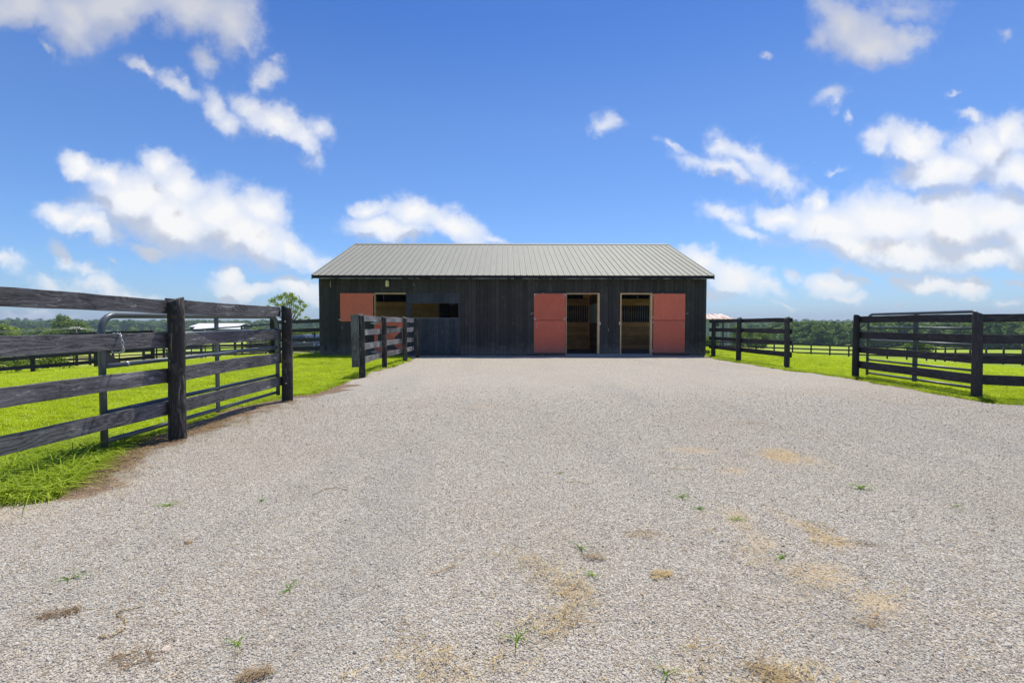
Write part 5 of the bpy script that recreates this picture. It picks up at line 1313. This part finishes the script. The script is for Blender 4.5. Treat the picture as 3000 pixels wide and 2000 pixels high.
def tree(px, ytop, y, h=None, kind='v', label='', group=None, wide=1.0, name='tree', cat='tree', sink=0.0):
    x = P(px, 949, y).x; z0 = H(x, y); zt = P(px, ytop, y).z
    hh = (zt - z0) if h is None else h
    e = empty(name, (x, y, z0 - sink), label, cat, group, rz=0); s = hh / 11.9
    me = rnd.choice(TV if kind == 'v' else TY)
    c = link('crown', me, None, e); c.scale = (s * wide, s * wide, s); c.rotation_euler = (0, 0, rnd.uniform(0, 6.28))
    t_ = link('trunk', rnd.choice(TR), None, e); t_.scale = (s, s, s); t_.rotation_euler = (0, 0, rnd.uniform(0, 6.28)); return e
# right wood, front row as single trees
gl = 'trees along the front edge of the right-hand wood'
px_ = 2150
while px_ < 3060:
    if px_ < 2320: top, yd = 958 + rnd.uniform(-5, 8), 215 + rnd.uniform(-10, 20)
    elif px_ < 2540: top, yd = 938 + rnd.uniform(-6, 7), 195 + rnd.uniform(-8, 12)
    elif px_ < 2700: top, yd = 952 + rnd.uniform(-5, 5), 225 + rnd.uniform(-8, 15)
    else: top, yd = 956 + rnd.uniform(-3, 5), 235 + rnd.uniform(-10, 20)
    tree(px_, top, yd, kind='v' if rnd.random() < .8 else 'y', label='leafy dark green tree in the front edge of the right-hand wood', group=gl, wide=rnd.uniform(.75, 1.1))
    px_ += rnd.uniform(15, 26)
# other distinct trees
tree(-10, 930, 105, kind='y', label='broad yellow-green tree cut off by the left edge of the view', wide=1.3)
tree(20, 944, 112, kind='v', label='lower green tree right beside the broad one at the left edge', wide=1.2)
tree(178, 906, 150, kind='v', label='tallest pointed tree of the clump in the left fields', wide=.8)
tree(205, 924, 146, kind='y', label='round tree in the middle of the left field clump', wide=1.1)
tree(236, 929, 148, kind='v', label='right-hand tree of the left field clump', wide=1.1)
tree(150, 950, 160, kind='v', label='lowest left tree of the left field clump', wide=1.2)
tree(120, 952, 190, kind='y', label='pale hedge tree left of the field clump', wide=1.4)
tree(60, 955, 230, kind='v', label='small round tree alone on the left hillside field', wide=1.1)
tree(755, 944, 80, kind='y', label='yellow-green bushy tree behind the far tube gate post', wide=1.25)
tree(790, 951, 85, kind='v', label='low dark bush tree right of the yellow-green one', wide=1.4)
tree(868, 953, 90, kind='y', label='low yellow-green bush behind the parked car roof', wide=1.6)
tree(905, 956, 92, kind='v', label='rounded green bush between car and barn corner', wide=1.6)
tree(935, 952, 98, kind='v', label='green tree half hidden by the left barn corner', wide=1.3)
tree(2158, 944, 110, kind='y', label='leafy tree directly right of the rusty-roofed shed', wide=1.0)
tree(2195, 958, 120, kind='v', label='low tree between shed and right-hand wood', wide=1.3)
tree(2230, 962, 125, kind='y', label='pale scrubby tree at the near corner of the wood', wide=1.3)
tree(2695, 994, 78, kind='v', label='lone round bush in the right pasture behind the folded gate', wide=2.6, name='bush', cat='bush')
tree(2082, 976, 70, kind='y', label='small bright bush in front of the grey shed', wide=1.3, name='bush', cat='bush')
# the airy tree behind the left barn corner
rngt = np.random.default_rng(5); YT = 44.0
tb = P(848, 1000, YT); ez = H(tb.x, YT); te = empty('tree', (tb.x, YT, ez), 'airy spreading tree rising behind the fence left of the barn', 'tree'); o_ = Vector(te.location)
cl = []; tips = []
for (sx_, sy_, r_) in [(800,880,.55),(822,872,.6),(845,868,.55),(862,874,.55),(880,884,.5),(892,895,.45),(850,886,.6),(830,892,.5),(868,898,.5),(885,908,.42),(812,892,.42),(786,898,.38),(778,902,.28),(795,905,.3),(895,930,.28),(905,934,.24),(880,936,.24),(868,930,.26),(865,912,.4),(845,905,.4),(876,920,.34),(835,862,.35),(855,862,.35)]:
    for j in range(3):
        c = P(sx_, sy_, YT + rnd.uniform(-1.3, 1.3)) - o_; cl.append((c.x, c.y, c.z, r_ * rnd.uniform(.6, .95))); 
    tips.append(c)
V = clump_cloud(cl, 330, .075, rngt, .25); n = len(V) // 4; me = mesh_np('crown', V, np.arange(n * 4).reshape(n, 4)); me.materials.append(M['leaf_yellow']); link('crown', me, None, te)
mb = MB(); fork = P(852, 945, YT) - o_; mb.tube([(0, 0, -.3), (.05, 0, 1.2), fork], [.16, .12, .09], 8)
for i, c in enumerate(tips):
    mid = fork.lerp(c, .5) + Vector((0, 0, -.15)); mb.tube([fork, mid, c], [.05, .03, .012], 5)
mb.build('trunk', M['bark'], te)
# weeds behind the far-left paddock fence
def shrub(px, py, y, r_, label, name='weed_shrub', s=.045, per=700, mat='leaf_yellow'):
    p = P(px, py, y); z0 = H(p.x, y); rng = np.random.default_rng(int(px * 7 + y)); cl = [(rng.normal() * r_ * .7, rng.normal() * r_ * .4, abs(rng.normal()) * r_ * .35 + r_ * .25, r_ * (.25 + .3 * rng.random())) for _ in range(14)]
    V = clump_cloud(cl, per, s, rng, .2); n = len(V) // 4; me = mesh_np(name, V, np.arange(n * 4).reshape(n, 4)); me.materials.append(M[mat]); o = link(name, me, None, None, (p.x, y, z0)); tag(o, label, 'weeds')
shrub(15, 1070, 20.5, .75, 'rank green weeds at the far left edge behind the paddock fence')
shrub(60, 1075, 20.0, .65, 'dark leafy weeds beside the pale stump', mat='leaf')
shrub(130, 1060, 20.6, .75, 'tall leafy weeds right of the first far-left post')
shrub(170, 1056, 20.8, .55, 'lighter weed clump at the right end of the weed row')
shrub(2082, 1036, 18.7, .22, 'small leafy weed at the foot of the right barn corner', s=.03, per=2500)
sp = P(54, 1068, 20.9); bm_ = MB(); bm_.tube([(0, 0, -.3), (.02, 0, .25), (-.03, 0, .42), (-.12, 0, .47)], [.11, .10, .09, .03], 9)
tag(bm_.build('stump', simple('pale_stump', (.55, .47, .42), .9, bstr=.6), None, (sp.x, sp.y, H(sp.x, sp.y) + .15)), 'pale bleached stump among weeds behind the far-left fence', 'stump')
# utility pole and wires
up_ = P(224, 958, 70); uz = H(up_.x, 70)
ut = empty('utility_pole', (up_.x, 70, uz), 'thin grey utility pole carrying two wires over the left fields', 'utility pole')
mb = MB(); top_ = up_.z - uz; mb.tube([(0, 0, -.3), (0, 0, top_)], [.07, .05], 8); mb.build('pole', simple('grey_pole', (.20, .19, .17), .9), ut)
for dz, (ex_, ey_) in ((0, (-200, 968)), (-.15, (-200, 973))):
    mb = MB(); a = Vector((0, 0, top_ + dz)); b = P(ex_, ey_, 66) - Vector((up_.x, 70, uz)); c = P(330, 968 - dz * 20, 90) - Vector((up_.x, 70, uz))
    mb.tube([a.lerp(b, t / 8) - Vector((0, 0, 1.2 * (t / 8) * (1 - t / 8))) for t in range(9)], .022, 4); mb.tube([a, a.lerp(c, .5) - Vector((0, 0, .15)), c], .022, 4); mb.build('wire', M['galv'], ut)
# far woods (stuff)
FS = source_coll('far_wood_source', [crown_mesh('far_crown', 90 + i, 10, 4.8, 14, 16, .75, .0, 'leaf_far') for i in range(4)])
pts = []
def in_view_sector(n, r0, r1, a0, a1, gap=None):
    for i in range(n):
        r_ = r0 + (r1 - r0) * NR.random(); a = a0 + (a1 - a0) * NR.random(); x, y = r_ * math.sin(a), r_ * math.cos(a)
        if gap is not None and gap(x, y, r_, a): continue
        pts.append((x, y, H(x, y) - .5))
in_view_sector(2200, 560, 760, R(-62), R(62), lambda x, y, r_, a: vnoise(x, y, 90, 3) < -.35 and r_ < 640)
in_view_sector(1800, 760, 1000, R(-62), R(62)); in_view_sector(1200, 1000, 1400, R(-62), R(62))
in_view_sector(330, 205, 290, R(29.5), R(60)); in_view_sector(420, 300, 430, R(24), R(62), lambda x, y, r_, a: vnoise(x, y, 60, 8) < -.1)
in_view_sector(330, 330, 470, R(-60), R(-10), lambda x, y, r_, a: vnoise(x, y, 50, 5) < .30)
pa = np.array(pts); n = len(pa); s_ = .8 + .5 * NR.random(n); s_ = s_ * np.where(np.hypot(pa[:, 0], pa[:, 1]) < 480, np.where(pa[:, 0] < 0, .52, .74), 1.0)
scatter('far_woods', pa, np.stack([np.zeros(n), np.zeros(n), NR.random(n) * 6.28], -1), np.stack([s_ * 1.15, s_ * 1.15, s_], -1), NR.integers(0, 4, n), FS, 'distant green woods covering the hills behind the pastures', 'woods')
# ------------------------------------------------------------------ haze
HAZE = 0.00034
if HAZE:
    mb = MB(); mb.box(-2300, 2300, -60, 2300, -14, 45)
    m, T, out = new_mat('thin_air')
    pv = T.add('ShaderNodeVolumePrincipled'); pv.inputs['Color'].default_value = (.62, .74, .95, 1); pv.inputs['Density'].default_value = HAZE; pv.inputs['Anisotropy'].default_value = .2
    T.l.new(pv.outputs[0], out.inputs['Volume'])
    tag(mb.build('haze', m), 'faint blue summer haze over the fields', 'haze', kind='stuff')
